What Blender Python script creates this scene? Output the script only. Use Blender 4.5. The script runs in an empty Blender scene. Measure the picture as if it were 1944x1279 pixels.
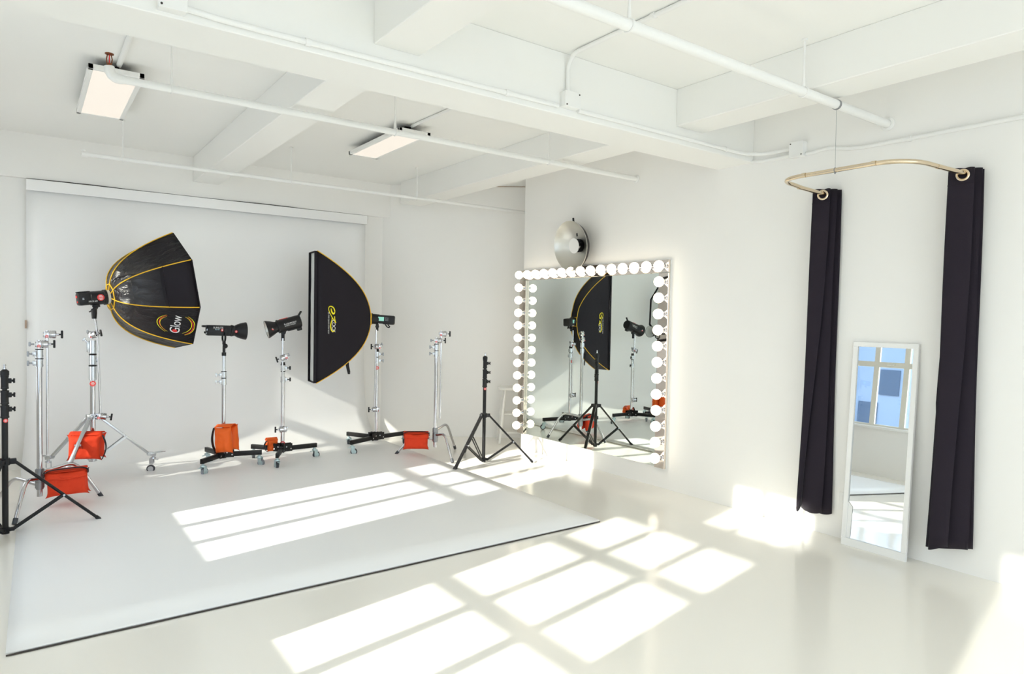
import bpy, bmesh, math, random
from mathutils import Vector as V, Matrix as M, noise

random.seed(7)
PI = math.pi
SC = bpy.context.scene
COL = SC.collection

# ------------------------------------------------------------------ helpers
class G:
    """collects shapes into one mesh"""
    def __init__(s, T=None):
        s.bm = bmesh.new(); s.T = T or M.Identity(4); s.mi = 0
    def _v(s, p): return s.bm.verts.new(s.T @ V(p))
    def _f(s, vs):
        try:
            f = s.bm.faces.new(vs); f.material_index = s.mi; return f
        except ValueError: return None
    def poly(s, pts): s._f([s._v(p) for p in pts])
    def box(s, c, sz, ax=None, bev=0.0, seg=2):
        c = V(c); ax = ax or (V((1,0,0)), V((0,1,0)), V((0,0,1)))
        h = [x/2 for x in sz]; vs = []
        for i in (-1,1):
            for j in (-1,1):
                for k in (-1,1):
                    vs.append(s._v(c + V(ax[0])*(i*h[0]) + V(ax[1])*(j*h[1]) + V(ax[2])*(k*h[2])))
        fs = [s._f([vs[q] for q in idx]) for idx in ((0,1,3,2),(4,6,7,5),(0,4,5,1),(2,3,7,6),(0,2,6,4),(1,5,7,3))]
        if bev > 0:
            es = list({e for f in fs for e in f.edges})
            r = bmesh.ops.bevel(s.bm, geom=es, offset=bev, segments=seg, affect='EDGES', profile=0.5)
            for f in r['faces']: f.material_index = s.mi
    def bar(s, p0, p1, w, h, up=(0,0,1), bev=0.0):
        p0, p1 = V(p0), V(p1); d = p1-p0; L = d.length; d.normalize()
        sd = d.cross(V(up))
        if sd.length < 1e-4: sd = d.cross(V((1,0,0)))
        sd.normalize(); u = sd.cross(d).normalized()
        s.box((p0+p1)/2, (L, w, h), (d, sd, u), bev)
    def tube(s, pts, r, n=12, closed=False, caps=True):
        pts = [V(p) for p in pts]; N = len(pts)
        rs = r if isinstance(r, (list, tuple)) else [r]*N
        tang = []
        for i in range(N):
            if closed: t = pts[(i+1)%N]-pts[i-1]
            else: t = pts[min(i+1,N-1)]-pts[max(i-1,0)]
            tang.append(t.normalized())
        t0 = tang[0]; u = t0.orthogonal().normalized(); rings = []
        for i in range(N):
            if i:
                q = tang[i-1].rotation_difference(tang[i]); u = (q @ u)
            u = (u - tang[i]*u.dot(tang[i])).normalized(); w = tang[i].cross(u)
            rings.append([s._v(pts[i] + u*(rs[i]*math.cos(2*PI*k/n)) + w*(rs[i]*math.sin(2*PI*k/n))) for k in range(n)])
        for i in range(N if closed else N-1):
            a, b = rings[i], rings[(i+1)%N]
            for k in range(n): s._f([a[k], a[(k+1)%n], b[(k+1)%n], b[k]])
        if caps and not closed:
            s._f(rings[0][::-1]); s._f(rings[-1])
    def cyl(s, p0, p1, r0, r1=None, n=20, caps=True):
        s.tube([p0, p1], [r0, r0 if r1 is None else r1], n, False, caps)
    def lathe(s, o, ax, prof, n=32, closed=False):
        o = V(o); ax = V(ax).normalized(); u = ax.orthogonal().normalized(); w = ax.cross(u); rings = []
        for h, r in prof:
            if r < 1e-6: rings.append([s._v(o+ax*h)])
            else: rings.append([s._v(o+ax*h+u*(r*math.cos(2*PI*k/n))+w*(r*math.sin(2*PI*k/n))) for k in range(n)])
        L = len(rings)
        for i in range(L if closed else L-1):
            a, b = rings[i], rings[(i+1)%L]
            for k in range(n):
                k2 = (k+1)%n
                if len(a)==1 and len(b)==1: continue
                if len(a)==1: s._f([a[0], b[k2], b[k]])
                elif len(b)==1: s._f([a[k], a[k2], b[0]])
                else: s._f([a[k], a[k2], b[k2], b[k]])
    def sphere(s, c, r, n=20, m=12, sc=(1,1,1)):
        c = V(c); rows = []
        for j in range(m+1):
            th = PI*j/m
            if j in (0,m): rows.append([s._v(c+V((0,0,r*sc[2]*math.cos(th))))])
            else: rows.append([s._v(c+V((r*sc[0]*math.sin(th)*math.cos(2*PI*k/n), r*sc[1]*math.sin(th)*math.sin(2*PI*k/n), r*sc[2]*math.cos(th)))) for k in range(n)])
        for j in range(m):
            a, b = rows[j], rows[j+1]
            for k in range(n):
                k2=(k+1)%n
                if len(a)==1: s._f([a[0], b[k], b[k2]])
                elif len(b)==1: s._f([a[k], b[0], a[k2]])
                else: s._f([a[k], b[k], b[k2], a[k2]])
    def grid(s, fn, nu, nv, wrapu=False):
        vs = [[s._v(fn(i/nu, j/nv)) for j in range(nv+1)] for i in range(nu if wrapu else nu+1)]
        for i in range(nu):
            for j in range(nv):
                a = vs[i]; b = vs[(i+1)%len(vs)]
                s._f([a[j], b[j], b[j+1], a[j+1]])
    def ribbon(s, pts, ws, nrm=None, mapf=None):
        """flat stroke in 2D; mapf lifts (x,y) into space"""
        P = [V((p[0],p[1])) for p in pts]; N=len(P); prev=None
        for i in range(N):
            t = (P[min(i+1,N-1)]-P[max(i-1,0)]); t = t.normalized() if t.length>0 else V((1,0))
            w = ws[i] if isinstance(ws,(list,tuple)) else ws
            nn = V((-t.y,t.x))*(w/2)
            cur = (s._v(mapf(P[i]+nn)), s._v(mapf(P[i]-nn)))
            if prev: s._f([prev[0], prev[1], cur[1], cur[0]])
            prev = cur
    def text(s, body, size, mapf, align='CENTER', shear=0.0, spacing=1.0):
        cu = bpy.data.curves.new('lettering_curve', 'FONT'); cu.body = body; cu.size = size
        cu.align_x = align; cu.align_y = 'CENTER'; cu.shear = shear; cu.space_character = spacing
        cu.resolution_u = 4
        ob = bpy.data.objects.new('lettering_curve', cu); COL.objects.link(ob)
        bpy.context.view_layer.update()
        me = ob.evaluated_get(bpy.context.evaluated_depsgraph_get()).to_mesh()
        vs = [s._v(mapf(V((v.co.x, v.co.y)))) for v in me.vertices]
        for p in me.polygons: s._f([vs[i] for i in p.vertices])
        ob.evaluated_get(bpy.context.evaluated_depsgraph_get()).to_mesh_clear()
        bpy.data.objects.remove(ob); bpy.data.curves.remove(cu)

def obj(name, g, mats, parent=None, smooth=35, loc=None, fix=True):
    me = bpy.data.meshes.new(name)
    if fix: bmesh.ops.recalc_face_normals(g.bm, faces=g.bm.faces[:])
    g.bm.to_mesh(me); g.bm.free()
    for m in (mats if isinstance(mats,(list,tuple)) else [mats]): me.materials.append(m)
    if smooth:
        for p in me.polygons: p.use_smooth = True
        me.set_sharp_from_angle(angle=math.radians(smooth))
    o = bpy.data.objects.new(name, me); COL.objects.link(o)
    if parent: o.parent = parent
    if loc is not None: o.location = loc
    return o
def thing(name, label, cat, loc, group=None):
    o = bpy.data.objects.new(name, None); COL.objects.link(o); o.location = loc
    o.empty_display_size = .1
    return tag(o, label, cat, group)
def tag(o, label, cat, group=None):
    o['label'] = label; o['category'] = cat
    if group: o['group'] = group
    return o
def lab(o, label): o['label'] = label; return o
def struct(name, g, m, parent=None, smooth=30, label=None):
    o = obj(name, g, m, parent, smooth)
    if not parent: o['kind'] = 'structure'
    if label: o['label'] = label
    return o

# ------------------------------------------------------------------ materials
def mat(name, col, rough=.5, metal=0, bump=0, bscale=60, var=0, vscale=3, coat=0, sheen=0, spec=.5, emis=None, estr=0):
    m = bpy.data.materials.new(name); m.use_nodes = True
    nt = m.node_tree; b = nt.nodes['Principled BSDF']
    b.inputs['Base Color'].default_value = (*col, 1); b.inputs['Roughness'].default_value = rough
    b.inputs['Metallic'].default_value = metal; b.inputs['Coat Weight'].default_value = coat
    b.inputs['Coat Roughness'].default_value = .05
    b.inputs['Sheen Weight'].default_value = sheen; b.inputs['Specular IOR Level'].default_value = spec
    tc = nt.nodes.new('ShaderNodeTexCoord')
    if var:
        n = nt.nodes.new('ShaderNodeTexNoise'); n.inputs['Scale'].default_value = vscale; n.inputs['Detail'].default_value = 5
        nt.links.new(tc.outputs['Object'], n.inputs['Vector'])
        r = nt.nodes.new('ShaderNodeMapRange'); r.inputs[3].default_value = 1-var; r.inputs[4].default_value = 1+var*.3
        nt.links.new(n.outputs['Fac'], r.inputs[0])
        mx = nt.nodes.new('ShaderNodeMix'); mx.data_type='RGBA'; mx.blend_type='MULTIPLY'; mx.inputs['Factor'].default_value = 1
        mx.inputs['A'].default_value = (*col,1); nt.links.new(r.outputs[0], mx.inputs['B']); nt.links.new(mx.outputs['Result'], b.inputs['Base Color'])
    if bump:
        n2 = nt.nodes.new('ShaderNodeTexNoise'); n2.inputs['Scale'].default_value = bscale; n2.inputs['Detail'].default_value = 3
        nt.links.new(tc.outputs['Object'], n2.inputs['Vector'])
        bp = nt.nodes.new('ShaderNodeBump'); bp.inputs['Strength'].default_value = bump; bp.inputs['Distance'].default_value = .01
        nt.links.new(n2.outputs['Fac'], bp.inputs['Height']); nt.links.new(bp.outputs['Normal'], b.inputs['Normal'])
    if emis:
        b.inputs['Emission Color'].default_value = (*emis,1); b.inputs['Emission Strength'].default_value = estr
    return m
WALL = mat('wall_paint', (.905,.895,.872), .55, bump=.06, bscale=25, var=.02, vscale=1.5)
CEIL = mat('ceiling_paint', (.90,.898,.875), .7, bump=.06, bscale=18, var=.025, vscale=1.2)
CYC = mat('cyclorama_paint', (.935,.935,.935), .42, var=.02, vscale=1.5, bump=.03, bscale=8)
FLOOR = mat('cream_epoxy', (.935,.905,.84), .16, var=.03, vscale=.9, spec=.5)
TRIM = mat('white_gloss', (.87,.87,.855), .35, bump=.05, bscale=40)
SEAM = mat('dark_edge', (.06,.05,.045), .8)
CHROME = mat('chrome', (.60,.60,.63), .10, 1)
ALU = mat('satin_aluminium', (.58,.60,.63), .26, 1, bump=.03, bscale=200)
ZINC = mat('zinc_plate', (.50,.62,.64), .35, .7)
STEEL = mat('cast_steel', (.33,.34,.36), .4, .8, bump=.1, bscale=90)
BLACKP = mat('black_powder_coat', (.008,.0075,.008), .42, spec=.35, bump=.04, bscale=300)
BLACKM = mat('black_plastic', (.009,.0085,.010), .45, spec=.35, bump=.05, bscale=200)
BLACKF = mat('black_nylon', (.010,.007,.011), .5, bump=.25, bscale=22, sheen=.02, spec=.2)
STRAP = mat('black_webbing', (.02,.018,.022), .8, bump=.3, bscale=300)
YELLOW = mat('yellow_piping', (.86,.50,.015), .5)
YELLOWT = mat('yellow_print', (.93,.80,.01), .5)
REDT = mat('red_print', (.75,.03,.03), .5)
WHITET = mat('white_print', (.85,.85,.85), .5)
CYANT = mat('pale_blue_print', (.55,.8,.9), .5)
STICK = mat('red_sticker', (.80,.05,.045), .5)
ORANGE = mat('orange_canvas', (.80,.045,.004), .75, bump=.35, bscale=45, var=.12, vscale=9)
ORANGE2 = mat('orange_nylon', (.92,.13,.003), .6, bump=.3, bscale=40, var=.1, vscale=8)
RUBBER = mat('grey_rubber', (.055,.06,.07), .6)
RUBBERL = mat('pale_grey_tyre', (.25,.27,.30), .6)
DIFF = mat('white_diffuser', (.80,.82,.82), .8, bump=.15, bscale=20)
SILVER = mat('silver_reflector', (.64,.63,.59), .40, 1, bump=.04, bscale=30)
CREAMR = mat('cream_ring', (.82,.80,.72), .5)
LCD = mat('green_screen', (.25,.55,.46), .3, emis=(.25,.6,.5), estr=.25)
MIRROR = mat('mirror_glass', (.865,.92,.87), .0, 1)
MIRROR2 = mat('plain_mirror', (.93,.955,.96), .0, 1)
MIRRORW = mat('mirror_strip', (.78,.70,.63), .025, 1)
BULB = mat('lit_bulb', (.9,.9,.85), .3, emis=(1,.87,.68), estr=1.9)
PANEL = mat('lit_panel', (.3,.3,.29), .5, emis=(1,.89,.77), estr=.40)
CURT = mat('plum_black_fabric', (.016,.011,.019), .8, bump=.15, bscale=400, sheen=.10, spec=.25)
BRASS = mat('brushed_nickel_gold', (.72,.60,.44), .2, 1)
WOODW = mat('white_painted_wood', (.80,.795,.76), .45, bump=.15, bscale=30, var=.03, vscale=6)
BRASSH = mat('aged_bronze', (.22,.075,.03), .45, .6)
TAN = mat('tan_hinge', (.45,.33,.25), .6)
WFRAME = mat('window_paint', (.76,.74,.66), .5, bump=.08, bscale=30)
STAINW = mat('stained_white', (.80,.77,.69), .5, var=.15, vscale=4)

def glass(nm,tint,frost=0):
    m = bpy.data.materials.new(nm); m.use_nodes=True; nt=m.node_tree; nt.nodes.clear()
    o=nt.nodes.new('ShaderNodeOutputMaterial'); t=nt.nodes.new('ShaderNodeBsdfTransparent'); g=nt.nodes.new('ShaderNodeBsdfGlossy')
    t.inputs[0].default_value=(*tint,1); g.inputs['Roughness'].default_value=.02
    mx=nt.nodes.new('ShaderNodeMixShader'); mx.inputs[0].default_value=.06
    nt.links.new(t.outputs[0],mx.inputs[1]); nt.links.new(g.outputs[0],mx.inputs[2]); 
    if frost:
        tl=nt.nodes.new('ShaderNodeBsdfTranslucent'); tl.inputs[0].default_value=(.9,.9,.88,1); m2=nt.nodes.new('ShaderNodeMixShader'); m2.inputs[0].default_value=frost
        nt.links.new(mx.outputs[0],m2.inputs[1]); nt.links.new(tl.outputs[0],m2.inputs[2]); mx=m2
    nt.links.new(mx.outputs[0],o.inputs[0]); return m
GLASS = glass('window_glass',(.96,.98,.97)); DIMMED = glass('dimmed_window_glass',(.76,.77,.75),.27)  # second glass: tint and frost added to weaken sun and spread fill light

# octabox fabric gets shiny wrinkled bands
def fabric():
    m = mat('octabox_nylon', (.013,.011,.014), .27, sheen=.03, spec=.6); nt=m.node_tree; b=nt.nodes['Principled BSDF']
    tc=nt.nodes['Texture Coordinate']; mp=nt.nodes.new('ShaderNodeMapping'); mp.inputs['Scale'].default_value=(6,14,14)
    n=nt.nodes.new('ShaderNodeTexNoise'); n.inputs['Scale'].default_value=1.2; n.inputs['Detail'].default_value=4; n.inputs['Distortion'].default_value=.6
    bp=nt.nodes.new('ShaderNodeBump'); bp.inputs['Strength'].default_value=.8; bp.inputs['Distance'].default_value=.03
    nt.links.new(tc.outputs['Object'],mp.inputs[0]); nt.links.new(mp.outputs[0],n.inputs['Vector']); nt.links.new(n.outputs['Fac'],bp.inputs['Height']); nt.links.new(bp.outputs[0],b.inputs['Normal'])
    # coated rear fabric runs into matt cloth towards the front rim
    dt=nt.nodes.new('ShaderNodeVectorMath'); dt.operation='DOT_PRODUCT'; dt.inputs[1].default_value=(.9731,.1944,.1235); nt.links.new(tc.outputs['Object'],dt.inputs[0])
    for sock,a,c in (('Roughness',.27,.5),('Specular IOR Level',.65,.2)):
        mr=nt.nodes.new('ShaderNodeMapRange'); mr.interpolation_type='SMOOTHSTEP'; mr.inputs[1].default_value=.08; mr.inputs[2].default_value=.34; mr.inputs[3].default_value=a; mr.inputs[4].default_value=c
        nt.links.new(dt.outputs['Value'],mr.inputs[0]); nt.links.new(mr.outputs[0],b.inputs[sock])
    return m
OCTF = fabric()

# ------------------------------------------------------------------ room
XL, XR, YB, YN = -.75, 4.281, 7.20, -4.0     # window wall, mirror wall, back wall, wall behind the camera
ZC = 2.90
YE = 5.705                                    # far end of the mirror wall
D0, D1 = V((3.345,YB,0)), V((4.78,6.07,0))    # diagonal wall

g = G(); g.box(((XL+5.2)/2, (YN+YB)/2+.1, -.1), (5.2-XL+.5, YB-YN+.8, .2)); struct('floor', g, FLOOR)
g = G(); g.box(((XL+5.2)/2, (YN+YB)/2+.1, ZC+.1), (5.2-XL+.5, YB-YN+.8, .2)); struct('ceiling', g, CEIL)
# mirror wall
g = G(); g.box((XR+.06, (YN+YE)/2, ZC/2), (.12, YE-YN, ZC)); struct('wall_right', g, WALL)
g = G(); g.box((XR+.31, YE-.06, ZC/2), (.5, .12, ZC)); g.box((4.84, (YE+6.1)/2, ZC/2), (.12, .6, ZC)); struct('wall_alcove', g, WALL)
d = (D1-D0); dn = V((d.y,-d.x,0)).normalized(); dn = -dn if dn.dot(V((1,1,0)))<0 else dn
g = G(); g.box((D0+D1)/2 + dn*.06 + V((0,0,ZC/2)), (d.length+.1, .12, ZC), (d.normalized(), dn, V((0,0,1)))); struct('wall_diagonal', g, WALL)
# thin top joint on the diagonal wall
g = G(); g.box((D0*.25+D1*.75) - dn*.002 + V((0,0,2.893)), (1.0, .006, .006), (d.normalized(), dn, V((0,0,1)))); struct('trim_1', g, TAN)
g = G(); g.box((1.3, YB+.06, ZC/2), (4.6, .12, ZC)); struct('wall_back', g, WALL)
# header over the back wall (slightly proud)
g = G(); g.box((1.25, YB-.03+.02, (2.52+ZC)/2), (4.32, .10, ZC-2.52)); struct('trim_2', g, WALL)

# window wall with five openings
WB, WT, WW = .655, 2.33, 1.14
bays = [-2.93, -.73, 1.462, 3.632, 5.86]
def wall_with(g, lo, hi, ops, mk):
    cur = lo
    for a in ops:
        mk(g, cur, a, 0, ZC); mk(g, a, a+WW, 0, WB); mk(g, a, a+WW, WT, ZC); cur = a+WW
    mk(g, cur, hi, 0, ZC)
g = G()
wall_with(g, YN, YB+.1, bays, lambda g,a,b,z0,z1: g.box((XL-.04, (a+b)/2, (z0+z1)/2), (.10, b-a, z1-z0)))
struct('wall_left', g, WALL)
def window(idx, y0, bars, blocked=None, gm=None):
    """steel window: frame, two mullions, cross bars (z, height) and panes"""
    g = G(); f = .022
    x = XL-.005; t=.035
    for yy in (y0+f/2, y0+WW-f/2): g.box((x, yy, (WB+WT)/2), (t, f, WT-WB))
    for zz in (WB+f/2, WT-f/2): g.box((x, y0+WW/2, zz), (t, WW, f))
    for k in (1,2): g.box((x, y0+WW*k/3, (WB+WT)/2), (t*.9, .066, WT-WB))
    for z,h in bars: g.box((x, y0+WW/2, z), (t*1.1, WW, h))
    if blocked: g.box((x, (blocked[0]+blocked[1])/2, (blocked[2]+blocked[3])/2), (t, blocked[1]-blocked[0], blocked[3]-blocked[2]))
    w = struct('window_%d'%idx, g, WFRAME)
    gg = G(); gg.box((XL-.02, y0+WW/2, (WB+WT)/2), (.004, WW-.03, WT-WB-.03)); obj('glass_pane', gg, gm or GLASS, w, 0)
    s = G(); s.box((XL+.035, y0+WW/2, WB-.02), (.09, WW+.06, .03), bev=.005); s.box((XL+.012, y0+WW*.2, .33), (.004,.001,.001)); obj('sill', s, TRIM, w)
    h = G(); h.box((XL+.03, y0+WW*.5, bars[0][0]+.0), (.03,.09,.025), bev=.005); obj('latch', h, WFRAME, w)
    return w
window(1, bays[0], [(1.47,.06)])
window(2, bays[1], [(1.47,.06)], gm=DIMMED)
window(3, bays[2], [(1.48,.065),(1.08,.055),(1.85,.17)], blocked=(bays[2]+.62, bays[2]+WW, 1.93, WT))
window(4, bays[3], [(1.475,.07)])
window(5, bays[4], [(1.50,.10)], blocked=(bays[4]+.80,bays[4]+WW,WB,WT), gm=DIMMED)
# unseen wall behind the camera; two big windows added in it for fill light
g = G()
NB=((-.35,1.75),(2.0,4.1)); Z0,Z1=.35,2.65
for a,b,z0,z1 in ((XL-.1,-.35,0,ZC),(1.75,2.0,0,ZC),(4.1,4.5,0,ZC))+tuple((a,b,0,Z0) for a,b in NB)+tuple((a,b,Z1,ZC) for a,b in NB):
    g.box(((a+b)/2, YN-.05, (z0+z1)/2), (b-a, .1, z1-z0))
struct('wall_near', g, WALL)
for i,(a,b) in enumerate(NB):
    g = G()
    for xx in (a+.02, b-.02, a+.7, a+1.4): g.box((xx, YN-.05, (Z0+Z1)/2), (.04,.04,Z1-Z0))
    for zz in (Z0+.02,1.5,Z1-.02): g.box(((a+b)/2, YN-.05, zz), (b-a,.04,.04))
    w = struct('window_%d'%(6+i), g, WFRAME)  # unseen window, added to let in fill light
    gg = G(); gg.box(((a+b)/2, YN-.06, (Z0+Z1)/2), (b-a-.04,.004,Z1-Z0-.04)); obj('glass_pane', gg, GLASS, w, 0)

# beams
g = G(); g.box(((XL+XR)/2, (2.95+3.262)/2, (2.55+ZC)/2), (XR-XL, .312, ZC-2.55), bev=.004, seg=1); struct('ceiling_girder', g, CEIL)
def beam(x0, x1, y0, y1):
    g = G(); g.box(((x0+x1)/2, (y0+y1)/2, (2.66+ZC)/2), (x1-x0, y1-y0, ZC-2.66), bev=.004, seg=1); struct('ceiling_beam', g, CEIL)
beam(1.315,1.555, 3.262, 7.14); beam(1.315,1.555, YN, 2.95)
beam(3.432,3.70, 3.262, 6.93); beam(3.432,3.70, YN, 2.95)

# ------------------------------------------------------------------ cyclorama
cyc = thing('cyclorama', 'big white painted studio backdrop curving from wall down onto floor', 'backdrop', (1.55,5.2,0))
ox, oy = 1.55, 5.2
YW, TH, RC = 7.135, .012, .30
prof = [(3.33,TH)] + [(3.33+(YW-RC-3.33)*i/14, TH) for i in range(1,15)]
prof += [(YW-RC+RC*math.sin(a), TH+RC-RC*math.cos(a)) for a in [PI/2*i/12 for i in range(1,13)]]
prof += [(YW, TH+RC+(2.515-TH-RC)*i/6) for i in range(1,7)]
def xlr(y,z):
    if z<.05:
        t=min(1,max(0,(y-3.33)/3.3)); return (-.073+.03*t, 3.185+.0*t)
    s=min(1,z/.5); return (-.043+.043*s, 3.185-.085*s)
g = G()
g.grid(lambda u,v: (lambda p:(xlr(*p)[0]+(xlr(*p)[1]-xlr(*p)[0])*v-ox, p[0]-oy, p[1]))(prof[round(u*(len(prof)-1))]), len(prof)-1, 24)
o = obj('painted_sweep', g, CYC, cyc, 60)
md = o.modifiers.new('thick','SOLIDIFY'); md.thickness=TH-.001; md.offset=0
g = G(); g.box((1.555-ox, YW-.022-oy, 2.462), (3.11, .022, .095), bev=.003); lab(obj('top_batten', g, CYC, cyc), 'white strip along the top edge of the backdrop')
g = G(); g.tube([(-.072-ox+3.26*i/20, 3.326-oy+random.uniform(-.002,.002), .004) for i in range(21)], .0032, 6); lab(obj('front_edge', g, SEAM, cyc), 'dark worn front edge of the floor sheet')
g = G(); g.tube([(0.0-ox+3.1*i/12, YW-.012-oy+random.uniform(-.001,.001), 2.512+.006*math.sin(i)) for i in range(13)], .004, 6); obj('top_edge', g, SEAM, cyc)
g = G(); g.box((-.006-ox, YW-.01-oy, .985+.28), (.014,.02,.07), bev=.002); lab(obj('edge_hinge', g, TAN, cyc), 'small tan tab on the left edge')

# ------------------------------------------------------------------ ceiling services
def hanger(par, x, y, z, r, ztop=ZC, name='hanger_rod'):
    g = G(); g.cyl((x,y,z+r),(x,y,ztop),.0055,n=8); g.cyl((x,y,z+r*.6),(x,y,z+r+.05),.011,.007,n=10)
    g.tube([(x,y+(r+.003)*math.cos(a),z+(r+.003)*math.sin(a)) for a in [2*PI*i/16 for i in range(16)]], .004, 6, closed=True)
    g.cyl((x,y,ztop-.012),(x,y,ztop-.001),.016,n=12)
    obj(name, g, TRIM, par)
def pipe(label, x0, x1, y, z, r, hangs, extra=None):
    t = thing('sprinkler_pipe', label, 'pipe', (0,0,0), 'white sprinkler pipes under the ceiling')
    g = G(); g.cyl((x0,y,z),(x1,y,z),r,n=18); obj('pipe_run', g, TRIM, t)
    for h in hangs: hanger(t, h, y, z, r)
    g = G(); g.lathe((x1-.001,y,z),(-1,0,0),[(0,0),(0,r*1.7),(.006,r*1.6),(.012,r*1.05)],20); obj('wall_collar', g, TRIM, t)
    if extra: extra(t)
    return t
def elbow(t):
    x,y,z,r = .372,4.105,2.614,.021
    g = G(); g.tube([(x+.05,y,z),(x+.03,y,z)]+[(x-.01+.04*math.cos(a)*1, y, z+.04-.04*math.sin(a)) for a in []]+[(x+.012,y,z+.002),(x-.006,y,z+.012),(x-.016,y,z+.03),(x-.018,y,z+.055)], [r*1.05,r*1.25,r*1.25,r*1.25,r*1.22,r*1.15], 16)
    obj('elbow', g, TRIM, t)
    g = G(); c=(x-.018,y)
    g.cyl((*c,z+.055),(*c,z+.07),.012,n=12); g.lathe((*c,z+.115),(0,0,1),[(0,0),(0,.012),(.002,.021),(.006,.021),(.009,0)],18)
    for s in (-1,1): g.tube([(c[0]+s*.010,c[1],z+.068),(c[0]+s*.013,c[1],z+.092),(c[0]+s*.008,c[1],z+.117)],.0028,8)
    h = lab(obj('sprinkler_head', g, BRASSH, t),'bronze upright sprinkler head')
    g = G(); g.cyl((*c,z+.07),(*c,z+.115),.003,n=8); obj('glass_vial', g, REDT, h)
pipe('white sprinkler pipe ending in an elbow by left ceiling lamp', .42, XR-.001, 4.105, 2.614, .0205, [.647,1.988,3.298], elbow)
def cap(t):
    g = G(); g.cyl((.345,6.13,2.592),(.385,6.13,2.592),.023,n=16); g.cyl((.36,6.13,2.6),(.36,6.13,2.625),.012,n=12); obj('end_cap', g, TRIM, t)
pipe('far white sprinkler pipe in front of the backdrop header', .36, 4.62, 6.13, 2.592, .0165, [.62,1.945,3.22], cap)
p3 = pipe('thick white sprinkler pipe above the curved curtain rod', .3, XR-.001, 2.015, 2.622, .025, [2.035,3.345])
g = G(); g.cyl((3.675,2.015,2.622),(3.69,2.015,2.622),.028,n=18); lab(obj('pipe_clamp', g, STEEL, p3),'grey clamp holding the thin wire')

CG = 'white painted electrical conduits'
def conduit(label, pts, r=.0125, clips=()):
    t = thing('conduit', label, 'conduit', (0,0,0), CG)
    g = G(); g.tube(pts, r, 12); obj('conduit_tube', g, TRIM, t)
    for p,ax in clips:
        p=V(p); g = G(); g.cyl(p-V(ax)*.012, p+V(ax)*.012, r*1.35, n=12); obj('conduit_clip', g, TRIM, t)
    return t
yg = 2.935
conduit('long white conduit along the lower face of the big girder', [(.50,yg,2.592),(.56,yg,2.59),(.62,yg,2.585),(.8,yg,2.583),(2.42,yg,2.59)], clips=[((1.0,yg,2.584),(1,0,0)),((2.07,yg,2.588),(1,0,0))])
conduit('white conduit bending round the corner from girder onto mirror wall', [(2.57,yg,2.592),(3.9,yg,2.59),(4.05,yg-.005,2.588)]+[(4.09+.17*math.sin(a), yg-.01-.17+.17*math.cos(a), 2.588) for a in [PI/2*i/8 for i in range(9)]]+[(4.266,2.645,2.588)], clips=[((3.94,yg,2.59),(1,0,0))])
conduit('short white conduit below the corner bend on mirror wall', [(4.270,2.955,2.553),(4.270,2.85,2.546),(4.270,2.645,2.545)])
conduit('white conduit running along right wall above the curtains', [(4.266,2.535,2.535),(4.266,2.48,2.535),(4.266,2.43,2.543),(4.266,2.36,2.543),(4.266,2.25,2.516),(4.266,2.15,2.507),(4.266,1.9,2.505),(4.266,.2,2.505)], clips=[((4.266,1.88,2.505),(0,1,0))])
conduit('white conduit rising from girder box onto the ceiling', [(2.49,yg,2.67),(2.49,yg,2.80)]+[(2.49, yg-.085+.085*math.cos(a), 2.80+.085*math.sin(a)) for a in [PI/2*i/8 for i in range(1,9)]]+[(2.49,2.6,2.886),(2.50,1.0,2.886)], clips=[((2.49,2.3,2.886),(0,1,0))])
conduit('white conduit feeding the left ceiling lamp', [(.46,3.27,2.886),(.46,4.66,2.886),(.46,4.74,2.884)], r=.015)
conduit('white conduit feeding the right ceiling lamp', [(2.50,3.27,2.886),(2.46,4.70,2.886),(2.46,4.78,2.884)], r=.012)
def jbox(label, c, sz, face):
    t = thing('junction_box', label, 'junction box', c, 'white square junction boxes')
    g = G(); g.box((0,0,0), sz, bev=.003); obj('box_body', g, TRIM, t)
    g = G(); fx=V(face)
    ax = [i for i in range(3) if abs(face[i])<.5]
    cs=[0,0,0]; 
    s2=list(sz); fi=[i for i in range(3) if abs(face[i])>.5][0]; s2[fi]=.004
    g.box(fx*(sz[fi]/2+.002), [s*1.03 if i!=fi else s for i,s in enumerate(s2)], bev=.0015, seg=1)
    cv = obj('cover_plate', g, TRIM, t)
    for a in (-1,1):
        for b in (-1,1):
            if a==b: 
                p=[0,0,0]; p[ax[0]]=a*sz[ax[0]]*.4; p[ax[1]]=b*sz[ax[1]]*.4
                p=V(p)+fx*(sz[fi]/2+.004); g2=G(); g2.cyl(p, p+fx*.002, .0045, n=10); obj('cover_screw', g2, SEAM, cv)
jbox('white junction box on girder at top edge above left lamp', (.462,2.928,2.615), (.10,.05,.10), (0,-1,0))
jbox('white junction box on girder with conduit rising to the ceiling', (2.502,2.928,2.632), (.115,.05,.085), (0,-1,0))
jbox('white junction box on mirror wall next to girder corner', (4.259,2.59,2.572), (.05,.10,.10), (-1,0,0))

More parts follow.
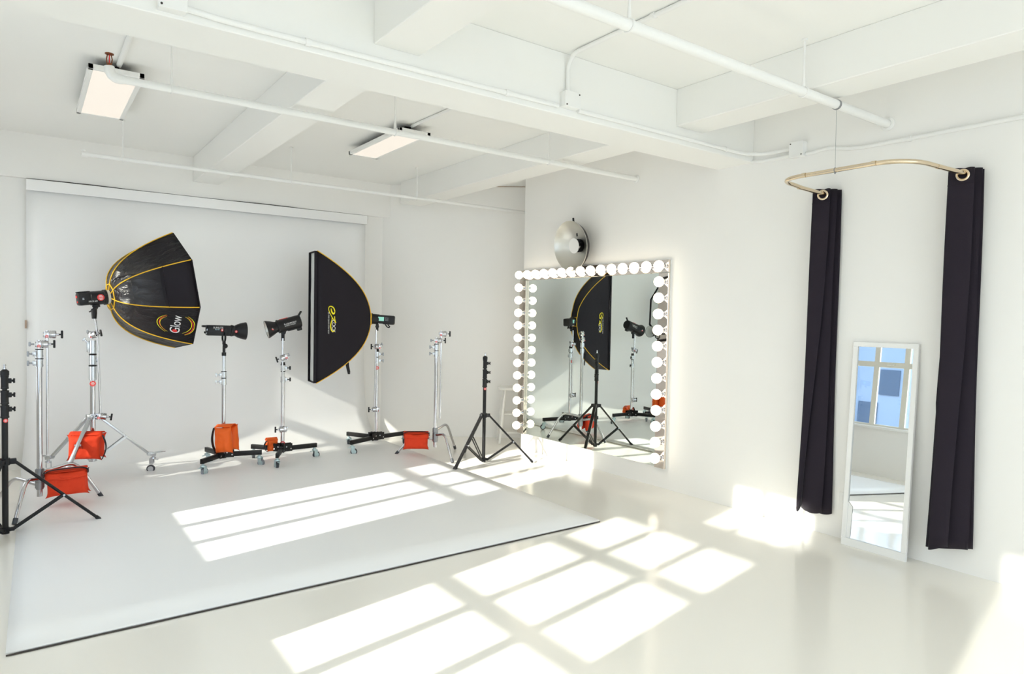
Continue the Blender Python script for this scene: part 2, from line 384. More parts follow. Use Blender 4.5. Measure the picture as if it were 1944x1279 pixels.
def lamp(label, x0, x1, y0, y1, z=2.82):
    cx, cy = (x0+x1)/2, (y0+y1)/2
    t = thing('ceiling_lamp', label, 'lamp', (cx,cy,z), 'flat ceiling lamps above the backdrop')
    w, l = x1-x0, y1-y0; f=.028
    g = G()
    for s in (-1,1):
        g.box((s*(w-f)/2,0,.015),(f,l,.03),bev=.002,seg=1); g.box((0,s*(l-f)/2,.015),(w,f,.03),bev=.002,seg=1)
    g.box((0,0,.026),(w-.01,l-.01,.006)); obj('frame', g, TRIM, t)
    g = G(); g.box((0,0,.006),(w-2*f,l-2*f,.004)); lab(obj('diffuser', g, PANEL, t, 0),'glowing warm white diffuser panel')
    for s in (-1,1):
        g = G(); g.box((0,s*l*.36,.055),(.05,.04,ZC-z-.03)); obj('mount', g, BLACKM, t)
    g = G(); g.box((0,0,.038),(w*.62,l*.9,.018)); obj('driver_tray', g, BLACKM, t)
lamp('lit flat ceiling lamp at left behind the pipe elbow', .297,.592,4.70,5.83)
lamp('lit flat ceiling lamp between the two back beams', 2.33,2.605,4.74,5.74)

# ------------------------------------------------------------------ stand kit (local frame: x = to the right, y = away, z up)
def frame(P):
    a = V((P[0],P[1],0)).normalized(); r = V((a.y,-a.x,0))
    return M(((r.x,a.x,0,0),(r.y,a.y,0,0),(0,0,1,0),(0,0,0,1)))
def rot2(ang, r=1): return V((math.cos(math.radians(ang))*r, math.sin(math.radians(ang))*r, 0))
def tknob(T, par, p, dr, L=.035, w=.042, mat_=BLACKM, name='clamp_knob', shaft=True):
    """T-shaped tightening handle; its bar stands across dr"""
    p=V(p); dr=V(dr).normalized(); up=V((0,0,1)) if abs(dr.z)<.8 else V((1,0,0))
    sd=dr.cross(up).normalized(); up=sd.cross(dr)
    g=G(T); g.cyl(p, p+dr*L, .006, .005, 10)
    tip=p+dr*(L+.006)
    g.box(tip,(.014,.013,w),(dr,sd,up),bev=.004)
    return obj(name,g,mat_,par)
def sticker(T, par, p, nrm, r=.014, name='sticker'):
    p=V(p); n=V(nrm).normalized(); sd=n.cross(V((0,0,1))).normalized(); up=sd.cross(n)
    g=G(T); pts=[p+n*.0012+sd*(r*math.cos(a))+up*(r*math.sin(a)) for a in [2*PI*i/24 for i in range(24)]]
    g.poly(pts); g.mi=1
    q=p+n*.0022
    # white ring and bar strokes printed on the badge
    for k in range(3):
        zz=(k-1)*r*.42; L=r*(.42 if k!=1 else .62)
        g.poly([q-sd*L+up*(zz-r*.10), q+sd*L+up*(zz-r*.10), q+sd*L+up*(zz+r*.10), q-sd*L+up*(zz+r*.10)])
    return lab(obj(name,g,[STICK,WHITET],par,0,fix=False),'round red sticker with white marks')
def griphead(T, par, c, ax, knob=1, name='grip_head', st=True, tilt=0):
    """grip head: drum along ax with clamp plate, T handle"""
    c=V(c); ax=V(ax).normalized(); up=V((0,0,1)); sd=ax.cross(up).normalized(); up=sd.cross(ax)
    g=G(T)
    g.box(c-ax*.030,(.030,.038,.044),(ax,sd,up),bev=.006)
    g.lathe(c,ax,[(-.016,0),(-.016,.027),(-.004,.028),(-.004,.025),(0,.025),(0,.028),(.020,.028),(.024,.022),(.024,0)],22)
    g.cyl(c+ax*.02,c+ax*.040,.008,n=12); g.cyl(c-ax*.03-up*.03,c-ax*.03+up*.028,.011,n=14)
    for s in (-1,1): g.cyl(c-ax*.052+up*(.013*s),c-ax*.030+up*(.013*s),.006,n=10)
    h=obj(name,g,CHROME,par)
    if knob: tknob(T,h,c+ax*.038,ax,.014,.056,name='grip_knob')
    if st: sticker(T,h,c-ax*.030-V((0,.020,0))-up*.012,(0,-1,0),.010)
    return h
def collar(T, par, z, dr, r=.0205, h=.05, km=BLACKM, cm=None, kz=None, ring=True):
    cm = cm or ALU; dr=V(dr).normalized()
    g=G(T); g.cyl((0,0,z),(0,0,z+h),r,n=22); g.cyl((0,0,z+h*.1),(0,0,z+h*.3),r*1.08,n=22)
    g.box(V((0,0,z+h*.5))+dr*(r+.006),(.022,.018,h*.6),(dr,V((0,0,1)).cross(dr),V((0,0,1))),bev=.003)
    c=obj('collar',g,cm,par)
    if ring:
        g=G(T); g.cyl((0,0,z+h),(0,0,z+h+.006),r*1.1,n=22); obj('collar_ring',g,BLACKM,c)
    tknob(T,c,V((0,0,z+h*.5))+dr*(r+.014),dr,.022,.036,km)
    return c
def castor(T, par, p, ang, metal=ZINC, tyre=RUBBER, H=.105):
    """swivel caster hanging below p"""
    p=V(p); f=rot2(ang); sd=V((-f.y,f.x,0)); w=p+V((0,0,-H+.0335))+f*.018
    g=G(T); g.cyl(p,p-V((0,0,.018)),.011,n=12); g.cyl(p-V((0,0,.014)),p-V((0,0,.024)),.022,.024,16)
    for s in (-1,1):
        g.box(p+sd*(.017*s)+V((0,0,-.045))+f*.010,(.034,.003,.048),(f,sd,V((0,0,1))),bev=.001,seg=1)
    g.box(p+V((0,0,-.026))+f*.006,(.036,.036,.004),(f,sd,V((0,0,1))))
    g.bar(p+V((0,0,-.030))-f*.01,p+V((0,0,-.036))-f*.042,.022,.004)
    c=obj('caster',g,metal,par)
    g=G(T); R_=.0335
    g.lathe(w-sd*.012,sd,[(0,.012),(0,R_*.72),(.001,R_*.92),(.005,R_),(.019,R_),(.023,R_*.92),(.024,R_*.72),(.024,.012)],24)
    g.mi=1; g.lathe(w-sd*.0125,sd,[(0,0),(0,R_*.68),(.025,R_*.68),(.025,0)],20)
    obj('wheel',g,[tyre,metal],c)
    return c

# ------------------------------------------------------------------ black tripod stands
def black_stand(P, label, angs, stick=True):
    T=frame(P)
    t=thing('light_stand',label,'stand',P,'black collapsed light stands')
    I=M.Identity(4)
    g=G(T); g.cyl((0,0,.02),(0,0,.82),.0165,n=18); g.cyl((0,0,.82),(0,0,.99),.013,n=18); obj('column',g,BLACKP,t)
    for z0,z1,r,kz in ((.728,.805,.0215,.78),(.812,.896,.0205,.868),(.906,.990,.0195,.955)):
        g=G(T); g.cyl((0,0,z0),(0,0,z1),r,n=20); g.cyl((0,0,z1-.012),(0,0,z1),r*1.1,n=20); g.cyl((0,0,z0),(0,0,z0+.01),r*1.08,n=20)
        g.box((r+.006,0,kz),(.018,.018,.03),bev=.003)
        c=obj('collar',g,BLACKM,t)
        g=G(T); g.cyl((r+.012,0,kz),(r+.022,0,kz),.007,n=10)
        for q in range(5):
            a=2*PI*q/5; g.cyl((r+.024,0,kz),(r+.028,.014*math.cos(a),kz+.014*math.sin(a)),.006,.005,8)
        obj('collar_knob',g,BLACKM,c)
    g=G(T); g.lathe((0,0,.985),(0,0,1),[(0,0),(0,.017),(.006,.023),(.030,.023),(.036,.016),(.042,.010),(.042,0)],18); obj('top_socket',g,BLACKM,t)
    g=G(T); g.lathe((0,0,1.025),(0,0,1),[(0,0),(0,.0078),(.012,.0078),(.014,.005),(.022,.005),(.024,.0078),(.032,.006),(.032,0)],14); lab(obj('spigot',g,CHROME,t),'short bare metal spigot')
    if stick: sticker(T,t,(.004,-.0172,.712),(0,-1,0),.012)
    ra=[rot2(a) for a in angs]
    g=G()
    g.cyl((0,0,.436),(0,0,.478),.026,n=20)
    for d in ra: g.box(V((0,0,.457))+d*.038,(.038,.030,.034),(d,V((-d.y,d.x,0)),V((0,0,1))),bev=.004)
    obj('hub',g,BLACKM,t)
    g=G(); g.cyl((0,0,.012),(0,0,.05),.021,n=18)
    for d in ra: g.box(V((0,0,.035))+d*.030,(.032,.022,.022),(d,V((-d.y,d.x,0)),V((0,0,1))),bev=.003)
    obj('lower_hub',g,BLACKM,t)
    for d,rr in zip(ra,(.50,.44,.47)):
        sd=V((-d.y,d.x,0)); g=G(); a=V((0,0,.455))+d*.048; b=d*rr+V((0,0,.012))
        for s in (-1,1): g.cyl(a+sd*(.0085*s),b+sd*(.0085*s),.0085,n=12)
        g.bar(a,b,.017,.011)
        l=obj('leg',g,BLACKP,t)
        mid=a.lerp(b,.56)
        g=G()
        for s in (-1,1): g.bar(V((0,0,.036))+d*.04+sd*(.010*s),mid+sd*(.011*s),.004,.016)
        obj('brace',g,BLACKP,t)
        g=G(); g.cyl(mid-sd*.022,mid+sd*.022,.007,n=10); obj('rivet',g,ALU,l)
        g=G(); dd=(b-a).normalized()
        g.bar(b-dd*.03,b+dd*.004,.038,.022,bev=.005); obj('foot_cap',g,BLACKM,l)
    return t
black_stand((3.54,5.309,0),'black tripod light stand nearest the big bulb mirror',(80,200,327))
black_stand((-.11,5.13,0),'black tripod light stand in front of the far left chrome stand',(4,124,244))

# ------------------------------------------------------------------ chrome C-stands
def sandbag(name_label, c, ud, vd, nd, w, h, th, spread, m=ORANGE, strap='top', flap=True):
    """saddle bag: two pouches joined over the top. c=centre of front pouch, ud=right, vd=up, nd=towards viewer"""
    t=thing('sandbag',name_label,'sandbag',c,'orange sandbags on the stands')
    ud,vd,nd=V(ud).normalized(),V(vd).normalized(),V(nd).normalized()
    def pouch(off, sgn, seed, sc=1.0):
        g=G()
        def fn(u,v,side):
            a,b=u*2-1,v*2-1
            pin=1-.12*(1-abs(a)**5)*abs(b)**3; pin2=1-.13*(1-abs(b)**5)*abs(a)**3
            x=a*w/2*pin2*sc; y=b*h/2*pin*sc
            tt=max(0,(1-abs(a)**3.2))**.6*max(0,(1-abs(b)**3.2))**.6
            sag=1+.25*(-b)
            wr=noise.noise(V((a*2.3+seed,b*2.3,side)))*.017*tt + noise.noise(V((a*6+seed,b*5,side+3)))*.006*tt
            return V(off)+ud*x+vd*y+nd*(side*th/2*tt*sag+wr)
        g.grid(lambda u,v:fn(u,v,1),18,14); g.grid(lambda u,v:fn(u,v,-1),18,14)
        bmesh.ops.remove_doubles(g.bm,verts=g.bm.verts[:],dist=.0004)
        return obj('pouch',g,m,t,70)
    pouch((0,0,0),1,1.3)
    pouch(-nd*spread+vd*random.uniform(-.01,.01),-1,7.7)
    if flap:
        g=G(); g.grid(lambda u,v: ud*((u*2-1)*w*.47)+vd*(h*.44-h*.22*v+.004*math.sin(u*9))+nd*(th*(.12+.36*v)*(1-.6*abs(u*2-1)**3)+.004),14,4)
        md=obj('flap',g,m,t,70); mm=md.modifiers.new('thick','SOLIDIFY'); mm.thickness=.003
    g=G()
    # gusset over the leg
    g.grid(lambda u,v: ud*((u*2-1)*w*.46)+vd*(h*.47+math.sin(PI*v)*.02)-nd*(spread*v),8,6); mm=obj('gusset',g,m,t,70); q=mm.modifiers.new('thick','SOLIDIFY'); q.thickness=.004
    g=G()
    if strap=='top':
        g.grid(lambda u,v: ud*((u*2-1)*w*.49)+vd*(h*.485+.022*(1-(u*2-1)**6)*1+ (v-.5)*.0)+nd*(.012-.026*v),16,2)
        for s in (-1,1): g.box(ud*(s*w*.49)+vd*(h*.44),(.006,.05,.028),(ud,nd,vd))
    else:
        s=1 if strap=='right' else -1
        g.grid(lambda u,v: ud*(s*(w*.5+.026*math.sin(PI*u)))+vd*(h*.46-h*.92*u)+nd*(-.016+.032*v),16,2)
    mm=obj('handle_strap',g,STRAP,t,70); q=mm.modifiers.new('thick','SOLIDIFY'); q.thickness=.004
    return t
def cstand(P, label, angs, arm_x=.045, headdir=1, knobdir=(-1,0,0)):
    T=frame(P); t=thing('c_stand',label,'stand',P,'chrome turtle base stands')
    g=G(T); g.cyl((0,0,.09),(0,0,1.0),.0175,n=22); g.cyl((0,0,1.0),(0,0,1.11),.0145,n=20); obj('column',g,CHROME,t)
    for z,k in ((.995,0),(1.06,1)): collar(T,t,z,knobdir,.022,.055,km=STEEL,cm=ALU)
    g=G()
    for z in (.17,.215,.26): g.cyl((0,0,z-.02),(0,0,z+.02),.028,n=20)
    g.cyl((0,0,.14),(0,0,.285),.0225,n=20); obj('leg_sleeve',g,STEEL,t)
    for a,z in zip(angs,(.26,.215,.17)):
        d=rot2(a); g=G()
        path=[d*.02+V((0,0,z))]+[d*(.02+.02*i)+V((0,0,z+.004*i)) for i in range(1,8)]
        k=path[-1]; end=d*.385+V((0,0,.018))
        for i in range(1,7):
            s=i/6; path.append(k*(1-s)**2 + (k+d*.06+V((0,0,.012)))*(2*s*(1-s)) + (k+d*.06+V((0,0,.012))).lerp(end,.28)*s*s)
        path+= [path[-1].lerp(end,.5), end]
        g.tube(path,.0125,14); l=obj('leg',g,CHROME,t)
        g=G(); dd=(path[-1]-path[-2]).normalized(); g.cyl(end-dd*.03,end+dd*.010,.0145,n=14); obj('foot_cap',g,RUBBER,l)
    hz=1.155; hx=headdir
    h=griphead(T,t,(.028*hx,-.012,hz),(hx,0,0)); tknob(T,h,(-.028*hx,-.01,hz),(-hx,0,0),.02,.03,STEEL)
    ar=G(T); ar.cyl((arm_x*hx,-.018,.38),(arm_x*hx,-.018,1.235),.008,n=14); a=obj('grip_arm',ar,CHROME,t)
    griphead(T,a,((arm_x+.028)*hx,-.018,1.222),(hx,0,0),name='arm_head')
    return t
cstand((.071,5.69,0),'chrome stand at far left with a sandbag on its leg',(14,249,132))
cstand((3.298,5.821,0),'chrome stand just left of the right black tripod',(28,266,144),arm_x=.045,headdir=1,knobdir=(-1,0,0))

# ------------------------------------------------------------------ roller stands with black flat bases
def roller(P, label, angs, tube_top=.755, c2=.86, head=None, arm=None, stk=.33, kd=1, top=1.0, km=BLACKM, tyre=RUBBER, low=None, R_=.335):
    T=frame(P); t=thing('roller_stand',label,'stand',P,'roller stands with black wheeled bases')
    g=G(T); g.cyl((0,0,.11),(0,0,tube_top),.0175,n=22); obj('column',g,CHROME,t)
    g=G(T); g.cyl((0,0,tube_top),(0,0,top-.03),.0145,n=20); obj('riser',g,ALU,t)
    collar(T,t,tube_top-.005,(kd,0,0),.0215,.055,km=km,ring=False)
    collar(T,t,c2,(kd,-.1,0),.0205,.052,km=km)
    g=G(T); g.cyl((0,0,top-.06),(0,0,top-.03),.019,n=18); g.cyl((0,0,c2-.008),(0,0,c2-.001),.021,n=18); obj('ring',g,BLACKM,t)
    if stk: sticker(T,t,(.003,-.0182,stk),(0,-1,0),.017)
    # base
    g=G(); g.cyl((0,0,.095),(0,0,.185),.024,n=20)
    for a in angs:
        d=rot2(a); sd=V((-d.y,d.x,0))
        for s in (-1,1):
            g.box(d*.045+sd*(.019*s)+V((0,0,.138)),(.085,.005,.075),(d,sd,V((0,0,1))),bev=.002,seg=1)
    hub=obj('base_hub',g,BLACKP,t)
    g=G()
    for a in angs:
        d=rot2(a); sd=V((-d.y,d.x,0))
        for q in (.03,.072):
            g.cyl(d*q-sd*.026+V((0,0,.125+.02*(q<.05))),d*q+sd*.026+V((0,0,.125+.02*(q<.05))),.0065,n=10)
    obj('base_bolts',g,CHROME,hub)
    for i,a in enumerate(angs):
        d=rot2(a); g=G(); g.bar(d*.03+V((0,0,.128)),d*(R_+.022)+V((0,0,.128)),.028,.042,bev=.003); l=obj('leg',g,BLACKP,t)
        castor(M.Identity(4),l,d*R_+V((0,0,.107)),(a*3+40*i)%360,tyre=tyre,H=.106)
    if arm:
        hz,z0,z1,ax,kdir = arm
        h=griphead(T,t,(ax*.3,-.026,hz),kdir,name='grip_head'); tknob(T,h,(.026,-.01,hz+.015),(1,0,.5),.02,.03,STEEL)
        ag=G(T); ag.cyl((ax*1.7,-.022,z0),(ax,-.022,hz),.008,n=12); ag.cyl((ax,-.022,hz),(ax*.9,-.022,z1),.008,n=12); a=obj('grip_arm',ag,CHROME,t)
        griphead(T,a,(ax*1.7,-.03,z0),(-1,-.2,0),name='arm_head',st=False)
    return t
P3=(1.424,6.331,0); P4=(1.942,6.317,0); P5=(2.942,6.432,0)
roller(P3,'wheeled chrome stand holding the long black light with round reflector facing right',(345,105,225),kd=-1,top=1.07,km=ALU,tyre=RUBBERL,c2=.815,R_=.30)
roller(P4,'wheeled chrome stand holding the monolight that points left',(2,130,245),stk=.185,arm=(.985,.315,1.165,-.004,(-1,-.2,-.35)),kd=1,top=.97,R_=.31)
roller(P5,'wheeled chrome stand holding the tall strip softbox',(10,118,205),tube_top=.90,c2=.965,top=1.075,stk=.85,arm=(1.07,.42,1.245,-.012,(-1,-.3,0)),kd=1,km=STEEL,R_=.36)
# lower black ring on the middle stand
# ------------------------------------------------------------------ tall rolling stand with folding legs
PC=(.435,6.40,0)
def combo(P,label,angs):
    T=frame(P); t=thing('junior_stand',label,'stand',P)
    g=G(T); g.cyl((0,0,.17),(0,0,.86),.020,n=22); obj('column',g,CHROME,t)
    g=G(T)
    for z0,z1,r in ((.83,.94,.027),(.955,1.03,.0255),(1.045,1.15,.024)): g.cyl((0,0,z0),(0,0,z1),r,n=22)
    g.box((-.032,0,1.10),(.02,.022,.09),bev=.004); g.box((.030,0,.99),(.014,.02,.03),bev=.003); g.cyl((-.03,0,1.12),(-.06,0,1.165),.006,n=10)
    obj('collar_stack',g,ALU,t)
    g=G(T)
    for z,r in ((.945,.0275),(1.036,.026)): g.cyl((0,0,z-.005),(0,0,z+.006),r*1.05,n=22)
    obj('collar_ring',g,BLACKM,t)
    tknob(T,t,(-.045,0,1.15),(-.8,0,.5),.012,.035,ALU)
    sticker(T,t,(0,-.0212,.80),(0,-1,0),.022)
    h=griphead(T,t,(.012,-.032,1.20),(.5,-.4,.15)); tknob(T,h,(-.01,-.02,1.22),(-1,0,.1),.02,.03,STEEL)
    ag=G(T); ag.tube([(.052,-.035,.545),(.034,-.042,1.20),(.012,-.057,1.345)],.008,12); a=obj('grip_arm',ag,CHROME,t)
    griphead(T,a,(.072,-.03,.53),(1,0,-.15),name='arm_head')
    g=G(); g.cyl((0,0,.505),(0,0,.55),.032,n=22)
    for an in angs:
        d=rot2(an); g.box(d*.036+V((0,0,.528)),(.04,.036,.036),(d,V((-d.y,d.x,0)),V((0,0,1))),bev=.004)
    obj('leg_collar',g,ALU,t)
    g=G(); g.cyl((0,0,.165),(0,0,.20),.03,n=20)
    for an in angs:
        d=rot2(an); g.box(d*.034+V((0,0,.19)),(.03,.03,.026),(d,V((-d.y,d.x,0)),V((0,0,1))),bev=.003)
    obj('brace_collar',g,ALU,t)
    for i,an in enumerate(angs):
        d=rot2(an); sd=V((-d.y,d.x,0)); a=V((0,0,.525))+d*.045; b=d*.42+V((0,0,.17))
        g=G(); g.bar(a,b,.030,.020,bev=.003); g.bar(b-d*.01,b+d*.055-V((0,0,.012)),.034,.03,bev=.004)
        g.cyl(b-sd*.022,b+sd*.022,.012,n=12)
        l=obj('leg',g,ALU,t)
        mid=a.lerp(b,.52); g=G()
        for s in (-1,1): g.bar(V((0,0,.192))+d*.04+sd*(.016*s),mid+sd*(.017*s),.004,.018)
        g.cyl(mid-sd*.024,mid+sd*.024,.008,n=10); obj('brace',g,ALU,t)
        g=G(); g.tube([b+d*.045+sd*.012,b+d*.09+sd*.014+V((0,0,.004)),b+d*.135+sd*.006,b+d*.09-sd*.012+V((0,0,.004)),b+d*.045-sd*.012],.004,8); obj('brake_lever',g,ALU,l)
        castor(M.Identity(4),l,b+d*.035-V((0,0,.022)),an+150,metal=ALU,H=.148-.001)
    return t
combo(PC,'tall silver rolling stand with folding legs holding the octagonal softbox',(10,130,242))

# ------------------------------------------------------------------ sandbags
def vframe(P):
    a=V((P[0],P[1],0)).normalized(); return V((a.y,-a.x,0)), a
def bag(label,P,tilt,w,h,th,spread,yaw=0,**k):
    r,a=vframe(P); cy,sy=math.cos(yaw),math.sin(yaw); u=r*cy+a*sy; n=-(a*cy-r*sy)
    z=V((0,0,1)); ct,st=math.cos(tilt),math.sin(tilt)
    return sandbag(label,P,u*ct+z*st,z*ct-u*st,n,w,h,th,spread,**k)
bag('orange sandbag hanging on the leg of the far left chrome stand',(.226,5.60,.178),.05,.265,.178,.075,.10,yaw=-.1)
bag('orange sandbag hanging inside the legs of the tall rolling stand',(.369,6.25,.308),-.02,.25,.21,.09,.13,yaw=-.25,strap='right',flap=False)
bag('tall orange sandbag standing on the base of a wheeled stand',(1.40,6.22,.275),.07,.165,.245,.10,.11,yaw=-.5,strap='left',flap=False,m=ORANGE2)
bag('small orange sandbag tucked on the wheeled base behind the leg',(1.875,6.40,.148),.0,.105,.115,.07,.08,yaw=.25,strap='left',flap=False,m=ORANGE2)
bag('orange sandbag hanging from the chrome stand near the mirror',(3.11,5.87,.155),-.01,.262,.165,.07,.09,yaw=.0)

# ------------------------------------------------------------------ strobes, lights
def axes_from(n):
    n=V(n).normalized(); s=V((0,0,1)).cross(n).normalized(); return n, s, n.cross(s)
LG='lighting heads on the stands'
# octagonal softbox axis (towards its front)
ON=V((.9731,.1944,.1235)).normalized(); OA=V((-.0652,-.2815,.9573)); OC=V((.2208,-.9397,-.2612))
S1=V((.437,6.341,1.493))
def strobe1():
    t=thing('strobe',"black studio strobe at rear of the octagonal softbox",'studio light',S1,LG)
    n,s,u=axes_from(ON)
    g=G(); g.lathe(-n*.03,n,[(0,0),(0,.052),(.004,.056),(.098,.056),(.100,.062),(.120,.062),(.120,.0)],28)
    g.box(-n*.068,(.095,.092,.102),(n,s,u),bev=.016); g.box(-n*.07+u*.054,(.09,.05,.012),(n,s,u),bev=.004)
    obj('body',g,BLACKM,t)
    g=G(); g.lathe(n*.090,n,[(0,0),(0,.057),(.022,.055),(.022,0)],28); lab(obj('mount_ring',g,CREAMR,t),'pale ring where the softbox attaches')
    v=V((-S1.x,-S1.y,0)).normalized()
    side=(v-n*v.dot(n)).normalized(); up=n.cross(side); up=-up if up.z<0 else up
    q=n*.036+side*.0575
    g=G(); r=.026
    g.poly([q+side*.001+n*(r*math.cos(a))+up*(r*math.sin(a)) for a in [2*PI*i/28 for i in range(28)]]); g.mi=1
    for k in range(4):
        zz=(k-1.5)*.010; L=.016 if k in (1,2) else .010
        g.poly([q+side*.002-n*L+up*(zz-.0022),q+side*.002+n*L+up*(zz-.0022),q+side*.002+n*L+up*(zz+.0022),q+side*.002-n*L+up*(zz+.0022)])
    lab(obj('sticker',g,[STICK,WHITET],t,0,fix=False),'large round red sticker with white marks')
    g=G(); g.text('XPLOR 600',.016,lambda p: n*(-.022+p.x*.8)+side*.0575+up*(-.026+p.y)); obj('lettering',g,WHITET,t,0)
    g=G(); 
    for k in range(3): g.box(-n*.085+side*.049+up*(.006*k-.006),(.014,.002,.0022),(n,side,up))
    obj('buttons',g,ALU,t)
    g=G(); g.box(-n*.118+u*.020,(.004,.03,.018),(n,s,u)); g.box(-n*.118-u*.022-s*.01,(.004,.012,.014),(n,s,u)); obj('rear_light',g,STICK,t)
    g=G(); g.box(-u*.064-n*.0+n*.01,(.05,.04,.022),(n,s,u),bev=.005); a=-u*.07+n*.012
    b=V((.004,.0,-.165)); g.cyl(a,V((.003,0,-.095)),.016,n=14); g.tube([V((.003,0,-.085)),V((.004,0,-.12)),b],[.021,.020,.017],16)
    g.bar(V((0,0,-.092)),V((-.028,.02,-.112)),.014,.010,bev=.003)
    obj('grip_bracket',g,BLACKM,t)
strobe1()
def octabox():
    base=S1+ON*.114; H=.504; R_=.515
    t=thing('octagonal_softbox','black octagonal softbox with yellow piping and round logo','softbox',base)
    def rho(tt): return max(.105,tt**.36)*R_
    def rib(k,tt):
        a=PI/4*k; return ON*(tt*H)+(OA*math.cos(a)+OC*math.sin(a))*rho(tt)
    def surf(k,u,tt):
        p=rib(k,tt).lerp(rib(k+1,tt),u)
        a=PI/4*(k+.5); rad=(OA*math.cos(a)+OC*math.sin(a))
        sag=-.020*math.sin(PI*u)*math.sin(PI*min(1,tt*1.05))**.7
        wr=noise.noise(V((k*3.1+u*2,tt*5,k)))*.008*math.sin(PI*u)*(1-tt*.8)
        return p+rad*(sag+wr)
    ts=[.0,.005,.012,.025,.045,.075,.11,.16,.22,.29,.37,.46,.56,.67,.78,.89,1.0]
    g=G()
    for k in range(8):
        vs=[[g._v(surf(k,i/8,q)) for q in ts] for i in range(9)]
        for i in range(8):
            for j in range(len(ts)-1): g.mi=0 if (k==1 and ts[j]>.55) else 1; g._f([vs[i][j],vs[i+1][j],vs[i+1][j+1],vs[i][j+1]])
    bmesh.ops.remove_doubles(g.bm,verts=g.bm.verts[:],dist=.0005)
    o=obj('shell',g,[BLACKF,OCTF],t,28); q=o.modifiers.new('thick','SOLIDIFY'); q.thickness=.003; q.offset=-1
    for k in range(8):
        g=G(); a=PI/4*k; rad=(OA*math.cos(a)+OC*math.sin(a))
        g.tube([rib(k,q)+rad*.003 for q in ts if q not in(.005,)],.0042,8); obj('rib_piping',g,YELLOW,t)
    g=G(); g.tube([rib(k,.012)+(OA*math.cos(PI/4*k)+OC*math.sin(PI/4*k))*.004 for k in range(8)],.005,8,closed=True); obj('throat_piping',g,YELLOW,t)
    # lip and diffuser
    g=G(); 
    for k in range(8):
        A,B=rib(k,1),rib(k+1,1); g.poly([A,B,B+ON*.010,A+ON*.010]); 
    o=obj('front_lip',g,BLACKF,t,0); q=o.modifiers.new('thick','SOLIDIFY'); q.thickness=.004
    g=G()
    for k in range(8):
        A,B=rib(k,1)+ON*.006,rib(k+1,1)+ON*.006; C=ON*(H+.006); A2,B2=C+(A-C)*.93,C+(B-C)*.93
        g.poly([A,B,B2,A2])
    obj('lip_border',g,BLACKF,t,0)
    g=G(); g.poly([ON*(H+.004)+(rib(k,1)-ON*H)*.985 for k in range(8)]); lab(obj('diffuser',g,DIFF,t,0),'white front diffuser')
    # zip seam on the gore above the logo, fold ridge on the upper gore
    g=G(); g.tube([surf(1,u/10,.60)+(OC*.8+OA*.5)*.004 for u in range(11)],.005,8); obj('zip_seam',g,BLACKF,t)
    g=G(); g.tube([surf(0,.35+.5*u/10,.03+.2*u/10)+(OA*.8+OC*.4)*.004 for u in range(11)],.004,8); obj('inner_strap',g,STRAP,t)
    # round logo on the lower gore; x runs up the rim, y towards the throat
    k=2; L=(rib(k+1,1)-rib(k,1)).length
    def mp(p):
        tt=.735-p.y/H; tt=min(.985,max(.05,tt)); sc=R_*.765/max(rho(tt),.01)
        u=.53-p.x/L*1.0
        return surf(k,min(.99,max(.01,u)),tt)+(OA*math.cos(PI/4*2.5)+OC*math.sin(PI/4*2.5))*.0045
    g=G(); g.text('Glow',.098,mp,spacing=.95); lab(obj('logo_text',g,WHITET,t,0),'white word printed on the softbox')
    g=G(); g.ribbon([(-.076+.009*math.cos(a),.004+.009*math.sin(a)) for a in [2*PI*i/16 for i in range(17)]],.016,mapf=lambda p: mp(p)+(OA*math.cos(PI/4*2.5)+OC*math.sin(PI/4*2.5))*.001); obj('logo_dot',g,REDT,t,0)
    g=G()
    for (r,w,mi,a0,a1,off) in ((.122,.0055,0,35,150,(0,.004)),(.116,.006,1,38,148,(.004,-.004)),(.108,.0045,0,40,152,(-.004,0)),(.122,.0055,0,212,328,(0,-.004)),(.116,.006,1,215,325,(-.004,.0)),(.108,.0045,0,210,330,(.004,.004))):
        g.mi=mi; g.ribbon([(off[0]+r*1.0*math.cos(math.radians(a)),off[1]+r*math.sin(math.radians(a))) for a in [a0+(a1-a0)*i/30 for i in range(31)]],[w*(.45+.55*math.sin(PI*i/30)) for i in range(31)],mapf=lambda p: mp(p)-ON*0)
    lab(obj('logo_arcs',g,[YELLOWT,REDT],t,0,fix=False),'yellow and red arcs around the printed word')
octabox()

